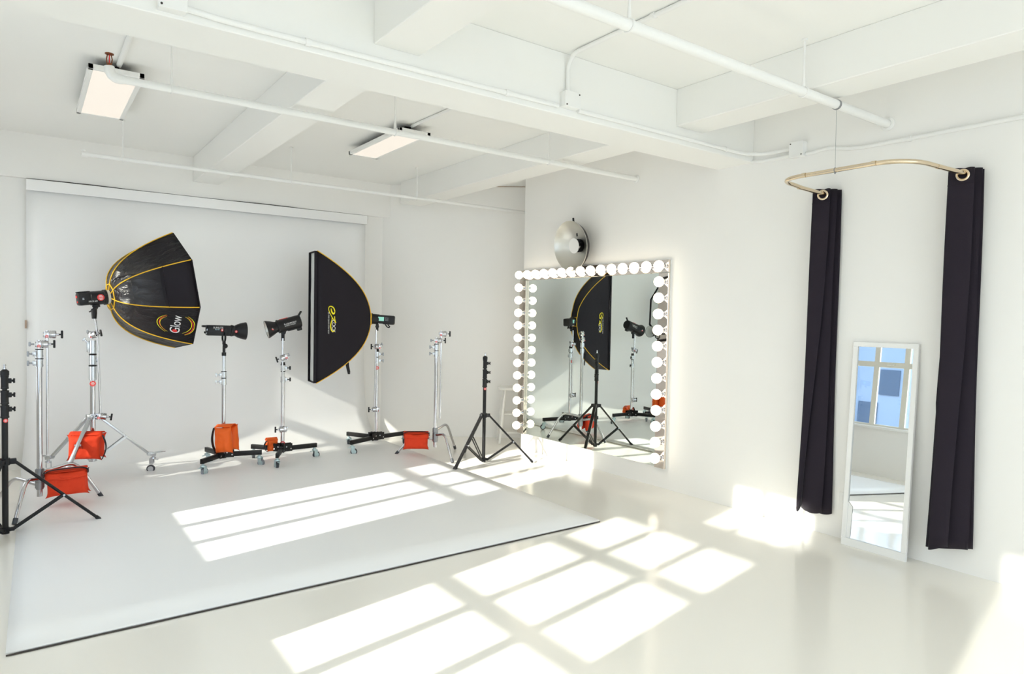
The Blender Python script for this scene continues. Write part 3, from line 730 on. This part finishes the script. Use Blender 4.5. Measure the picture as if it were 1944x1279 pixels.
# long LED light on the left wheeled stand
def led():
    c=V((P3[0],P3[1],1.235)); r,a=vframe(P3)
    n=(r*.975+a*.20-V((0,0,1))*.02).normalized(); n,s,u=axes_from(n)
    t=thing('led_light','black box light with bell reflector facing right on wheeled stand','studio light',c,LG)
    g=G(); g.box(-n*.045,(.200,.095,.092),(n,s,u),bev=.008); g.lathe(n*.055,n,[(0,0),(0,.050),(.006,.052),(.030,.046),(.034,.040),(.040,0)],26)
    g.box(-n*.155+u*.034,(.05,.075,.018),(n,s,u),bev=.004); g.box(-n*.150+u*.0-s*.02,(.012,.02,.05),(n,s,u),bev=.002); g.cyl(-n*.145-u*.02+s*.02,-n*.160-u*.02+s*.02,.010,n=12)
    obj('body',g,BLACKM,t)
    g=G(); g.cyl(-n*.146-u*.024-s*.026,-n*.151-u*.024-s*.026,.007,n=10); g.box(-n*.147+u*.004-s*.028,(.004,.02,.016),(n,s,u)); obj('rear_sockets',g,ALU,t)
    pr=[(.085,.036),(.095,.045),(.115,.057),(.140,.067),(.165,.073),(.182,.076),(.184,.079),(.178,.079),(.160,.075),(.135,.069),(.110,.059),(.090,.047),(.080,.040)]
    g=G(); g.lathe((0,0,0),n,pr[5:],32); g.mi=1; g.lathe((0,0,0),n,pr[:6],32); g.lathe((0,0,0),n,[(.088,0),(.088,.037)],24)
    obj('reflector',g,[BLACKM,DIFF],t)
    w=-a
    sd=(w-n*w.dot(n)).normalized()
    g=G(); g.poly([ -n*.025+sd*.049+u*.004+n*(.012*math.cos(q))+u*(.012*math.sin(q)) for q in [2*PI*i/20 for i in range(20)]]); g.mi=1
    g.poly([ -n*.025+sd*.0505+u*.004+n*x+u*y for x,y in ((-.005,-.006),(.005,-.006),(.005,.006),(-.005,.006))]); lab(obj('sticker',g,[STICK,WHITET],t,0,fix=False),'round red sticker')
    sticker(M.Identity(4),t,n*.092+sd*.0515-u*.006,sd+n*-.6,.012)
    g=G(); g.text('SUNLITE',.022,lambda p:-n*(.058-p.x)+sd*.0495+u*(.024+p.y)); g.mi=1; g.text('FS-100',.013,lambda p:-n*(.066-p.x)+sd*.0495+u*(.008+p.y)); obj('lettering',g,[WHITET,CYANT],t,0)
    g=G(); pts=[u*0-s*.058*1-n*.02]
    yk=[]
    for i in range(21):
        q=PI*i/20; yk.append(s*(.058*math.cos(q))-u*(.045+.055*math.sin(q)**.5 if 0<i<20 else .0)-n*.0)
    g.tube([s*.058+u*.01]+yk[1:-1]+[-s*.058+u*.01],.0085,10)
    for q in (-1,1): g.cyl(s*(.048*q),s*(.066*q),.016,n=14)
    obj('yoke',g,BLACKM,t)
    g=G(); g.cyl(V((0,0,-.098)),V((0,0,-.125)),.014,n=14); g.sphere(V((0,0,-.138))+r*.010,.022,14,10); g.cyl(V((0,0,-.13)),V((0,0,-.20)),.012,n=14); obj('tilt_bracket',g,BLACKM,t)
led()
def mono():
    c=V((P4[0],P4[1],1.293)); r,a=vframe(P4)
    n=(-r*.945-a*.16-V((0,0,1))*.27).normalized(); n,s,u=axes_from(n)
    t=thing('monolight','black monolight with short reflector pointing left and down','studio light',c,LG)
    k=-r*-.012
    c0=r*.025
    g=G(); g.lathe(c0-n*.135,n,[(0,0),(0,.052),(.006,.058),(.012,.060),(.20,.060),(.206,.064),(.215,.064),(.215,.052),(.236,.050),(.236,0)],30)
    g.box(c0-n*.06-u*.055,(.12,.05,.02),(n,s,u),bev=.005)
    obj('body',g,BLACKM,t)
    g=G(); g.box(c0-n*.075-u*.068-n*.03,(.045,.04,.035),(n,s,u),bev=.006); g.tube([c0-n*.128+u*.05,c0-n*.150+u*.072,c0-n*.158+u*.082,c0-n*.166+u*.078],.010,10); obj('rear_handle',g,BLACKM,t)
    g=G(); g.box(c0+u*.0590+n*.01,(.075,.03,.006),(n,s,u),bev=.002); obj('top_vent',g,STICK,t)
    pr=[(.100,.048),(.112,.052),(.135,.062),(.158,.072),(.180,.080),(.182,.083),(.176,.083),(.155,.076),(.130,.066),(.108,.056),(.098,.052)]
    g=G(); g.lathe(c0,n,pr[4:],32); g.mi=1; g.lathe(c0,n,pr[:5],32); g.lathe(c0,n,[(.104,0),(.104,.05)],20); obj('reflector',g,[BLACKM,SILVER],t)
    w=-a; sd=(w-n*w.dot(n)).normalized(); up=sd.cross(n); up=-up if up.z<0 else up; rt=-n
    sticker(M.Identity(4),t,c0+n*.135+sd*.0655-up*.006,sd-n*.5+n*1.0*.0,.013)
    g=G(); g.text('FLASHPOINT',.020,lambda p:c0-n*.03+rt*p.x+sd*.0608+up*(.004+p.y)); g.text('BUDGET STUDIO',.013,lambda p:c0-n*.025+rt*p.x+sd*.0608+up*(-.012+p.y)); obj('lettering',g,WHITET,t,0)
    g=G(); g.cyl(-u*.055,V((0,0,-.085)),.016,n=14); g.cyl(-s*.02+V((0,0,-.075)),s*.02+V((0,0,-.075)),.020,n=16); g.cyl(V((-.003,0,-.085)),V((-.003,0,-.152)),.016,n=14); obj('tilt_bracket',g,BLACKM,t)
mono()
def strobe5():
    r,a=vframe(P5); c=V((P5[0],P5[1],1.352))+r*.02
    n=(-r*.985+a*.10+V((0,0,1))*.055).normalized(); n,s,u=axes_from(n)
    t=thing('strobe','black flash unit with green screen behind the tall strip softbox','studio light',c,LG)
    g=G(); g.lathe(n*.0,n,[(0,0),(0,.048),(.004,.051),(.070,.053),(.072,.058),(.090,.058),(.090,0)],28)
    g.box(-n*.075,(.165,.092,.094),(n,s,u),bev=.014); obj('body',g,BLACKM,t)
    g=G(); g.lathe(n*.085,n,[(0,0),(0,.055),(.024,.050),(.024,0)],28); lab(obj('mount_ring',g,CREAMR,t),'pale ring where the softbox attaches')
    w=-a; sd=(w-n*w.dot(n)).normalized(); up=sd.cross(n); up=-up if up.z<0 else up
    g=G(); g.box(-n*.020+sd*.0475+up*.006,(.060,.002,.042),(n,sd,up),bev=.001,seg=1); lab(obj('screen',g,LCD,t),'pale green display screen')
    g=G()
    for i in range(3):
        for j in range(3): g.box(-n*(.066+.012*i)+sd*.048+up*(.020-.013*j),(.005,.002,.004),(n,sd,up))
    obj('buttons',g,ALU,t)
    g=G(); g.box(-n*.018+sd*.040-up*.046,(.045,.012,.006),(n,sd,up)); obj('label_strip',g,WHITET,t)
    g=G(); g.tube([-n*.06-up*.046,-n*.085-up*.075,-n*.105-up*.078,-n*.112-up*.072,-n*.088-up*.048],.006,10); obj('lever',g,BLACKM,t)
    g=G(); q=V((0,0,-1)); b=-r*.022
    g.cyl(b-V((0,0,.045)),b-V((0,0,.075)),.016,n=14); g.cyl(b-s*.02-V((0,0,.075)),b+s*.02-V((0,0,.075)),.018,n=14); g.cyl(b-V((0,0,.08)),b-V((0,0,.118)),.013,n=14); obj('tilt_bracket',g,BLACKM,t)
    return c+n*.10, n
strobe5()
def stripbox():
    r,a=vframe(P5)
    N=V((-.993,.115,0)).normalized(); W=V((.115,.993,0)).normalized(); Z=V((0,0,1))
    base=V((P5[0],P5[1],1.365))-r*.082; H=.565; hw,hz=.12,.645
    t=thing('strip_softbox','tall black strip softbox with yellow edges and script logo','softbox',base)
    def rho(q): return max(.085,q**.46)
    ts=[0,.006,.015,.03,.05,.08,.12,.17,.23,.30,.38,.47,.57,.68,.79,.9,1.0]
    def rib(i,q):
        sw,sz=((-1,1),(1,1),(1,-1),(-1,-1))[i%4]; k=rho(q); kw=max(.42,q**.30)
        return N*(q*H)+W*(sw*hw*kw)+Z*(sz*hz*k-.012*(1-q))
    def surf(i,u,q):
        p=rib(i,q).lerp(rib(i+1,q),u); nn=(Z,W,-Z,-W)[i%4]
        wr=noise.noise(V((i*5+u*4,q*4,2)))*.006*math.sin(PI*u)
        return p+nn*(-.012*math.sin(PI*u)*math.sin(PI*min(1,q)) + wr*(1-q*.7))
    g=G()
    for i in range(4):
        nu=14 if i%2 else 6
        vs=[[g._v(surf(i,j/nu,q)) for q in ts] for j in range(nu+1)]
        for j in range(nu):
            for k in range(len(ts)-1): g._f([vs[j][k],vs[j+1][k],vs[j+1][k+1],vs[j][k+1]])
    bmesh.ops.remove_doubles(g.bm,verts=g.bm.verts[:],dist=.0005)
    o=obj('shell',g,BLACKF,t,28); q=o.modifiers.new('thick','SOLIDIFY'); q.thickness=.003; q.offset=-1
    for i in range(4):
        g=G(); sw,sz=((-1,1),(1,1),(1,-1),(-1,-1))[i]
        g.tube([rib(i,q)+W*(sw*.002)+Z*(sz*.003) for q in ts],.004,8); obj('rib_piping',g,YELLOW,t)
    g=G(); g.tube([rib(i,.0)-N*.002 for i in range(4)],.006,8,closed=True); obj('throat_piping',g,YELLOW,t)
    g=G()
    for i in range(4):
        A,B=rib(i,1),rib(i+1,1); g.poly([A,B,B+N*.028,A+N*.028])
    o=obj('front_lip',g,BLACKF,t,0); q=o.modifiers.new('thick','SOLIDIFY'); q.thickness=.005
    g=G(); g.grid(lambda u,v: N*(H+.004+.004*noise.noise(V((v*7,u*3,0))))+W*((u*2-1)*hw*.97)+Z*((v*2-1)*hz*.985),4,20); lab(obj('diffuser',g,DIFF,t,60),'white recessed front diffuser')
    g=G(); p0=rib(3,.42).lerp(rib(2,.42),.5); 
    pts=[p0+V((0,0,0)), p0-Z*.05+r*.006, p0-Z*.12+r*.022, p0-Z*.135+r*.028, p0-Z*.12+r*.034, p0-Z*.05+r*.020, p0+Z*.01+r*.014]
    for i in range(len(pts)-1): g.bar(pts[i],pts[i+1],.018,.004,up=(a.x,a.y,.0))
    obj('carry_loop',g,STRAP,t)
    # script logo on the panel that faces the room: local x = towards throat, y = up
    def mp(p):
        q=min(.97,max(.05,1-(p.x)/H)); zz=p.y; u=(zz/(hz*rho(q))+1)/2
        return surf(3,min(.98,max(.02,u)),q)-W*.004
    S=1/18.27/183.   # metres per unit of the traced strokes
    def cr(x,y): return V(((x-60)*S*1.04+.075,(606-575-y/18.27)/183.*1.0-.005))
    def sp(P,n=8):
        out=[]
        for i in range(len(P)-1):
            p0=V(P[max(i-1,0)]);p1=V(P[i]);p2=V(P[i+1]);p3=V(P[min(i+2,len(P)-1)])
            for k in range(n):
                q=k/n; out.append(.5*((2*p1)+(p2-p0)*q+(2*p0-5*p1+4*p2-p3)*q*q+(3*p1-p0-3*p2+p3)*q*q*q))
        out.append(V(P[-1])); return out
    g=G()
    e=sp([(282,245),(295,330),(335,400),(370,415),(400,370),(400,310),(360,220),(290,175),(230,185),(203,240),(215,330),(265,440),(320,540),(390,650),(440,720)])
    we=[10+30*math.sin(PI*min(1,i/(len(e)*.30)))+ (26 if len(e)*.35<i<len(e)*.55 else 14) for i in range(len(e))]
    g.ribbon([cr(*p) for p in e],[w*S for w in we],mapf=mp)
    g.ribbon([cr(*p) for p in sp([(398,500),(400,570),(415,640),(438,710)])],[30*S]*25,mapf=lambda p:mp(p)-W*.0005)
    b=sp([(305,500),(315,600),(290,700),(270,800),(280,900),(310,980),(355,1005),(395,985),(405,970)])
    g.ribbon([cr(*p) for p in b],[(16+24*math.sin(PI*i/(len(b)-1)))*S for i in range(len(b))],mapf=lambda p:mp(p)-W*.0008)
    lab(obj('logo_script',g,YELLOWT,t,0),'yellow script letters e z')
    def tx(cx,cy,flip=1): 
        o_=cr(cx,cy); return lambda p: mp(V((o_.x+p.y, o_.y-p.x)))-W*.0005
    g=G(); g.text('LOCK',.0235*2.1,tx(365,830),spacing=.9); g.text('EZ ONE QUICK STRIP BOX',.0155*1.15,tx(203,725)); obj('logo_words',g,WHITET,t,0)
stripbox()

# ------------------------------------------------------------------ bulb mirror
MY0, MY1, MZ0, MZ1 = 3.690, 5.725, .17, 1.892
vm = thing('vanity_mirror','big wall mirror framed on three sides by round lit bulbs','mirror',(XR,(MY0+MY1)/2,MZ0))
mo=V((XR,(MY0+MY1)/2,MZ0))
def mg(): return G(M.Translation(-mo))
SW=.105
g=mg(); g.box((XR-.006,(MY0+MY1)/2,(MZ0+MZ1)/2),(.011,MY1-MY0,MZ1-MZ0)); obj('backing',g,TRIM,vm)
g=mg(); g.box((XR-.0135,(MY0+MY1)/2,(MZ0+MZ1)/2),(.004,MY1-MY0-.004,MZ1-MZ0-.002)); lab(obj('mirror_glass',g,MIRROR,vm,0),'large greenish mirror pane')
SD=.022
for nm,(y0,y1,z0,z1) in (('light_strip',(MY0,MY1,MZ1-SW,MZ1)),('light_strip',(MY0,MY0+SW,MZ0,MZ1-SW-.003)),('light_strip',(MY1-SW,MY1,MZ0,MZ1-SW-.003))):
    g=mg(); g.box((XR-.016-SD/2,(y0+y1)/2,(z0+z1)/2),(SD,y1-y0,z1-z0),bev=.0015,seg=1); obj(nm,g,MIRRORW,vm,0)
bp=[]
for i in range(15): bp.append((MY0+.042+(MY1-MY0-.122)*i/14, MZ1-.052))
for s in (MY0+.037, MY1-.078):
    for i in range(12): bp.append((s, MZ1-.052-.1315*(i+1)))
xf=XR-.016-SD
g=mg(); g.lathe((xf,bp[0][0],bp[0][1]),(-1,0,0),[(0,0),(0,.026),(.003,.0265),(.004,.019),(.032,.019),(.034,.017),(.034,0)],24)
sk=obj('bulb_socket',g,CHROME,vm)
g=mg(); c=(xf-.070,bp[0][0],bp[0][1]); g.sphere(c,.0425,28,18); g.cyl((xf-.042,*bp[0]),(xf-.032,*bp[0]),.021,.017,20)
bl=lab(obj('light_bulb',g,BULB,sk,60),'round glowing warm bulb')
for y,z in bp[1:]:
    s2=sk.copy(); COL.objects.link(s2); s2.parent=vm; s2.location=(0,y-bp[0][0],z-bp[0][1])
    b2=bl.copy(); COL.objects.link(b2); b2.parent=s2

# ------------------------------------------------------------------ beauty dish
dc=V((XR-.075,4.775,2.083))
bd=thing('beauty_dish','silver beauty dish reflector hung on wall above the bulb mirror','light modifier',dc)
n=V((-1,-.0,-.12)).normalized(); n,s,u=axes_from(n)
g=G(); g.lathe((0,0,0),n,[(-.035,.060),(-.030,.085),(-.012,.130),(.015,.172),(.045,.205),(.078,.224),(.088,.228),(.092,.233),(.086,.233),(.075,.229),(.042,.212),(.010,.180),(-.018,.137),(-.038,.090),(-.040,.060)],56)
bm_o=obj('bowl',g,[SILVER,BLACKM],bd)
for p in bm_o.data.polygons:
    c=p.center; h=c.dot(n); rr=(c-n*h).length
    nn=p.normal.dot(n)
    if nn<-.05: p.material_index=1
g=G(); g.lathe(n*.040,n,[(0,0),(0,.070),(.004,.071),(.005,0)],36); lab(obj('deflector',g,WALL,bd),'round white deflector plate in the middle')
g=G()
for q in range(3):
    a=2*PI*q/3+.4; d=s*math.cos(a)+u*math.sin(a); g.cyl(d*.052-n*.02,d*.055+n*.040,.003,n=8)
obj('deflector_posts',g,BLACKM,bd)
g=G(); g.lathe(-n*.036,n,[(0,.062),(0,.030),(.026,.034),(.026,.062)],28); g.box(-n*.01+u*.02,(.03,.05,.05),(n,s,u),bev=.005); obj('speed_ring',g,BLACKM,bd)
g=G(); g.tube([u*.20+n*.02,u*.235-n*.0-s*.03,u*.262-n*.0-s*.03],.009,8); g.box(u*.10+n*.012+s*.02,(.006,.014,.03),(n,s,u)); obj('hook',g,BLACKM,bd)

# ------------------------------------------------------------------ curtain rod and curtains
rz=2.258; zw=2.224            # front of the rod, and where it meets the wall
def arc(c,p,q,n=8): return [p*(1-i/n)**2+c*(2*(i/n)*(1-i/n))+q*(i/n)**2 for i in range(1,n+1)]
rp=[V((4.2805,2.345,zw)),V((3.95,2.368,zw+.019)),V((3.87,2.372,rz-.006))]+arc(V((3.69,2.385,rz)),V((3.87,2.372,rz-.006)),V((3.695,2.20,rz)))+[V((3.695,1.83,rz))]+arc(V((3.695,1.655,rz)),V((3.695,1.83,rz)),V((3.86,1.612,rz-.006)))+[V((3.98,1.588,zw+.020)),V((4.2805,1.525,zw))]
rod=thing('curtain_rod','curved brushed metal curtain rod hung by a thin wire from pipe','curtain rod',(3.69,2.015,rz))
TT=M.Translation(-V((3.695,2.015,rz)))
g=G(TT); g.tube(rp,.0125,16); obj('bent_tube',g,BRASS,rod)
for p,d in ((V((3.69,2.20,rz)),V((0,1,0))),(V((3.69,1.80,rz)),V((0,1,0))),(V((3.93,2.3695,zw+.020)),V((1,-.07,-.05)).normalized()),(V((3.96,1.592,zw+.0205)),V((1,-.2,-.04)).normalized())):
    g=G(TT); g.cyl(p-d*.012,p+d*.012,.0137,n=16); obj('tube_joint',g,BRASS,rod)
g=G(TT); g.cyl((3.695,2.015,rz),(3.688,2.015,2.60),.0009,n=6); g.tube([(3.695+.015*math.cos(q),2.015,rz+.015*math.sin(q)) for q in [2*PI*i/14 for i in range(14)]],.0015,6,closed=True); g.sphere((3.69,2.013,rz-.018),.005,8,6); obj('suspension_wire',g,STEEL,rod)
for yy in (2.345,1.525):
    g=G(TT); g.cyl((4.2805,yy,zw),(4.274,yy,zw),.03,n=20); obj('wall_flange',g,BRASS,rod)

def curtain(label, yc, top, bot, seed, zbot):
    """pleats: y of each fold edge (towards the far wall end = +) at the top and at the hem"""
    X0,X1=4.160,4.262; zt=2.262; n=len(top)-1
    t=thing('curtain',label,'curtain',(4.2,yc,0),'dark curtains gathered on the curved rod')
    def path(zf):
        e=zf**1.35; pts=[]
        for i in range(n+1):
            pts.append(V((X0+(X1-X0)*i/n+.003*math.sin(zf*5+i), yc+top[i]*(1-e)+bot[i]*e+.004*math.sin(zf*7+i*2))))
        out=[]
        for i in range(n):
            p,q=pts[i],pts[i+1]
            for k in range(12):
                f=k/12; fy=.35*(.5-.5*math.cos(PI*f))+f*.65
                bulge=.010*math.sin(PI*f)*(1 if i%2 else -1)*(.5+zf)
                out.append(V((p.x+(q.x-p.x)*f+bulge*.6, p.y+(q.y-p.y)*fy)))
        out.append(pts[-1]); return out
    NZ=26; g=G(M.Translation(-V((4.2,yc,0)))); rows=[]
    for j in range(NZ+1):
        zf=j/NZ; ps=path(zf); L=len(ps)
        rows.append([g._v((p.x,p.y,zt+(zbot-zt)*zf+(.004*math.sin(i*.5) if j==0 else 0)+(.018*math.sin(i*.26+seed) if j==NZ else 0))) for i,p in enumerate(ps)])
    for j in range(NZ):
        for i in range(len(rows[0])-1): g._f([rows[j][i],rows[j][i+1],rows[j+1][i+1],rows[j+1][i]])
    o=obj('drape',g,CURT,t,60); q=o.modifiers.new('thick','SOLIDIFY'); q.thickness=.004
    # header seam
    g=G(M.Translation(-V((4.2,yc,0)))); ps=path(.045); g.tube([(p.x-.003,p.y,zt-.09) for p in ps[:13]],.0018,6); obj('header_seam',g,CURT,t)
    ps=path(.02); mid=ps[6]
    return t,mid
def grommet(t,yc,p,rodp,ax):
    ax=V(ax).normalized(); c=V((p.x-.006,rodp,zw-.002)); sd=ax.cross(V((0,0,1))).normalized(); up=sd.cross(ax)
    g=G(M.Translation(-V((4.2,yc,0)))); g.lathe(c,ax,[(-.004,.022),(-.006,.027),(-.004,.033),(.004,.033),(.006,.027),(.004,.022)],28,closed=True)
    lab(obj('grommet',g,BRASS,t),'pale metal ring around the rod')
t1,m1=curtain('dark plum curtain on the left end of the curved rod',2.352,(.066,-.045,.045,-.066,.050,-.072),(.112,.098,.110,-.028,.060,-.072),3,.155)
grommet(t1,2.352,m1,2.351,(-1,-.5,0))
t2,m2=curtain('dark plum curtain on the right end of the curved rod',1.553,(.070,-.055,.055,-.075,.055,-.068),(.100,.010,.138,-.074,.110,-.080),11,.135)
grommet(t2,1.553,m2,1.552,(-1,-.25,0))

# ------------------------------------------------------------------ leaning mirror
LB=V((4.176,1.9755,0)); th=math.asin((4.279-4.199)/1.285)
lm=thing('leaning_mirror','narrow white framed mirror leaning on wall between the curtains','mirror',LB)
un=V((math.sin(th),0,math.cos(th))); nn=V((-math.cos(th),0,math.sin(th))); yy=V((0,1,0))
w_,h_,f_,d_=.387,1.285,.030,.022
def L(y,z,o=0): return yy*y+un*z-nn*(d_/2)+nn*o
g=G()
for s in (-1,1): g.box(L(s*(w_-f_)/2,.048+(h_-f_-.048)/2),(d_,f_,h_-f_-.048),(nn,yy,un),bev=.002,seg=1)
g.box(L(0,h_-f_*.5),(d_,w_,f_),(nn,yy,un),bev=.002,seg=1); g.box(L(0,.024),(d_,w_,.048),(nn,yy,un),bev=.002,seg=1)
obj('frame',g,TRIM,lm)
g=G(); g.box(L(0,h_/2,-.004),(.010,w_-.03,h_-.03),(nn,yy,un)); lab(obj('mirror_pane',g,MIRROR2,lm,0),'mirror pane reflecting a window')
g=G(); q=d_/2+.0005
g.poly([L(w_/2-f_-.0005,.05,.0045),L(w_/2-f_-.0005,.275,.0045),L(w_/2-f_-.028,.245,.0045),L(w_/2-f_-.022,.05,.0045)]); o=obj('corner_patch',g,TRIM,lm,0); o.modifiers.new('t','SOLIDIFY').thickness=.002

# wall outlet by the left curtain
ot=thing('wall_outlet','white outlet plate on wall right of the left curtain','outlet',(XR-.001,2.205,.245))
g=G(); g.box((-.003,0,0),(.006,.07,.115),bev=.002); obj('plate',g,TRIM,ot)
g=G()
for s in (-1,1): g.box((-.0065,0,s*.024),(.003,.030,.026),bev=.001,seg=1)
obj('sockets',g,WALL,ot)

# ------------------------------------------------------------------ stool
sc_=V((4.395,6.055,0))
st=thing('bar_stool','white painted wooden stool in corner behind the mirror wall','stool',sc_)
g=G(); g.lathe((0,0,.588),(0,0,1),[(0,0),(0,.125),(.006,.15),(.020,.157),(.030,.152),(.034,.14),(.034,0)],36); obj('seat',g,WOODW,st)
tops=[];bots=[]
for a in (195,285,15,105):
    d=rot2(a); tp=d*.105+V((0,0,.59)); bt=d*.19+V((0,0,.002)); tops.append(tp); bots.append(bt)
    g=G(); g.tube([tp,tp.lerp(bt,.25),tp.lerp(bt,.6),bt],[.014,.018,.018,.013],14); obj('leg',g,WOODW,st)
for i in range(4):
    j=(i+1)%4
    for f in ((.45,.80) if i%2==0 else (.38,.72)):
        g=G(); A=tops[i].lerp(bots[i],f); B=tops[j].lerp(bots[j],f); g.tube([A,A.lerp(B,.5),B],[.008,.011,.008],10); obj('rung',g,WOODW,st)

# ------------------------------------------------------------------ outside
GR=mat('street_ground',(.42,.42,.42),.9,var=.1,vscale=.2)
g=G(); g.box((-60,20,-9.5),(160,160,.4)); struct('ground',g,GR)
BL1=mat('blue_grey_cladding',(.13,.19,.29),.7,var=.12,vscale=.5,spec=.2); BL2=mat('pale_cladding',(.22,.29,.39),.7,var=.1,vscale=.6,spec=.2); BL3=mat('roof_white',(.42,.46,.52),.7); WD=mat('dark_window',(.05,.085,.14),.4,spec=.2)
def building(label,x0,x1,y0,y1,z1,m,wins=(),extra=None):
    t=thing('building',label,'building',((x0+x1)/2,(y0+y1)/2,-9.3))
    T_=M.Translation(-V(((x0+x1)/2,(y0+y1)/2,-9.3)))
    g=G(T_); g.box(((x0+x1)/2,(y0+y1)/2,(z1-9.3)/2),(x1-x0,y1-y0,z1+9.3)); obj('walls',g,m,t,0)
    g=G(T_); g.box(((x0+x1)/2,(y0+y1)/2,z1+.1),(x1-x0+.2,y1-y0+.2,.25)); obj('parapet',g,BL2,t,0)
    for y,z,w,h in wins:
        g=G(T_); g.box((x1+.01,y,z),(.08,w,h)); obj('window',g,WD,t,0)
    if extra: extra(T_,t)
def stacks(T_,t):
    g=G(T_)
    for y in (15.2,15.9): g.cyl((-27,y,4.2),(-27,y,5.9),.16,n=12)
    obj('chimney',g,BL1,t)
def rails(T_,t):
    for y in (14.6,15.5,16.4):
        g=G(T_); g.cyl((-23.9,y,-2),(-23.9,y,3.0),.06,n=8); obj('downpipe',g,BL2,t)
building('blue grey block building seen through the window in leaning mirror',-32,-24,17.2,24,4.1,BL1,[(17.8,.2,1.6,.8),(19.6,-.1,1.2,.8),(18.4,-2.2,2.6,1.2),(21.5,1.6,1.6,.8)])
building('taller pale block with chimneys seen in leaning mirror',-31,-24.5,14.2,16.6,4.2,BL2,[(15.0,2.2,.9,1.2),(15.9,.6,.9,1.2),(15.0,-1,.9,1.2)],stacks)
building('low building with white roof seen in leaning mirror',-22,-16,9.0,13.6,-.3,BL3,[(11,-1.5,1.5,.7)])
def tower():
    t=thing('scaffold_tower','open steel tower outside the window seen in leaning mirror','tower',(-25,12.6,-9.3))
    T_=M.Translation(-V((-25,12.6,-9.3)))
    g=G(T_)
    for x in (-25.6,-24.4):
        for y in (11.9,13.3): g.bar((x,y,-9.3),(x,y,3.6),.12,.12)
    obj('posts',g,BL1,t,0)
    g=G(T_)
    for z in range(-9,4):
        for y in (11.9,13.3): g.bar((-25.6,y,z+.3),(-24.4,y,z+.3),.08,.08)
        for x in (-25.6,-24.4): g.bar((x,11.9,z+.3),(x,13.3,z+.3),.08,.08)
    obj('cross_bars',g,BL1,t,0)
tower()

# ------------------------------------------------------------------ world, sun, portals
w=bpy.data.worlds.new('sky'); SC.world=w; w.use_nodes=True; nt=w.node_tree; nt.nodes.clear()
out=nt.nodes.new('ShaderNodeOutputWorld'); bg=nt.nodes.new('ShaderNodeBackground')
tc=nt.nodes.new('ShaderNodeTexCoord'); sep=nt.nodes.new('ShaderNodeSeparateXYZ'); nt.links.new(tc.outputs['Generated'],sep.inputs[0])
mp=nt.nodes.new('ShaderNodeMapping'); mp.inputs['Scale'].default_value=(3,3,9); nt.links.new(tc.outputs['Generated'],mp.inputs[0])
nz=nt.nodes.new('ShaderNodeTexNoise'); nz.inputs['Scale'].default_value=1.6; nz.inputs['Detail'].default_value=7; nt.links.new(mp.outputs[0],nz.inputs['Vector'])
cr=nt.nodes.new('ShaderNodeValToRGB'); cr.color_ramp.elements[0].position=.40; cr.color_ramp.elements[1].position=.60
cr.color_ramp.elements[0].color=(.36,.56,.88,1); cr.color_ramp.elements[1].color=(1,1,1,1); nt.links.new(nz.outputs['Fac'],cr.inputs[0])
nt.links.new(cr.outputs[0],bg.inputs['Color']); SKY=2.5
bg.inputs['Strength'].default_value=SKY; nt.links.new(bg.outputs[0],out.inputs[0])
sun=bpy.data.lights.new('sun','SUN'); sun.energy=7.0; sun.color=(1,.945,.86); sun.angle=math.radians(.75)
so=bpy.data.objects.new('sun',sun); COL.objects.link(so); so.rotation_euler=V((1,.187,-.425)).to_track_quat('-Z','Y').to_euler()
def portal(c,sx,sy,dr):
    l=bpy.data.lights.new('window_portal','AREA'); l.shape='RECTANGLE'; l.size=sx; l.size_y=sy; l.cycles.is_portal=True
    o=bpy.data.objects.new('window_portal',l); COL.objects.link(o); o.location=c; o.rotation_euler=V(dr).to_track_quat('-Z','Y').to_euler()
for a in bays: portal((XL-.10,a+WW/2,(WB+WT)/2),WW,WT-WB,(1,0,0))
for a,b in NB: portal(((a+b)/2,YN-.11,(Z0+Z1)/2),b-a,Z1-Z0,(0,1,0))

# ------------------------------------------------------------------ camera
f=1271.
Rm=M(((0.8096,0.0033,0.5870),(-0.5867,0.0344,0.8091),(0.0175,0.9994,-0.0298)))
cam=bpy.data.cameras.new('camera'); cam.sensor_fit='HORIZONTAL'; cam.sensor_width=36; cam.lens=36*f/1944; cam.clip_start=.05
co=bpy.data.objects.new('camera',cam); COL.objects.link(co)
x=V((Rm[0][0],Rm[1][0],Rm[2][0])); y=V((Rm[0][1],Rm[1][1],Rm[2][1])); z=-V((Rm[0][2],Rm[1][2],Rm[2][2]))
x.normalize(); y=(y-x*x.dot(y)).normalized(); z=x.cross(y)
co.matrix_world=M(((x.x,y.x,z.x,0),(x.y,y.y,z.y,0),(x.z,y.z,z.z,1.40),(0,0,0,1)))
SC.camera=co
SC.view_settings.view_transform='Standard'; SC.view_settings.look='None'; SC.view_settings.gamma=1; SC.view_settings.exposure=0.89
SC.view_settings.use_curve_mapping=False
cy=SC.cycles
cy.use_denoising=True; cy.max_bounces=14; cy.diffuse_bounces=9; cy.glossy_bounces=6; cy.transparent_max_bounces=10
cy.caustics_reflective=False; cy.caustics_refractive=False; cy.sample_clamp_indirect=8
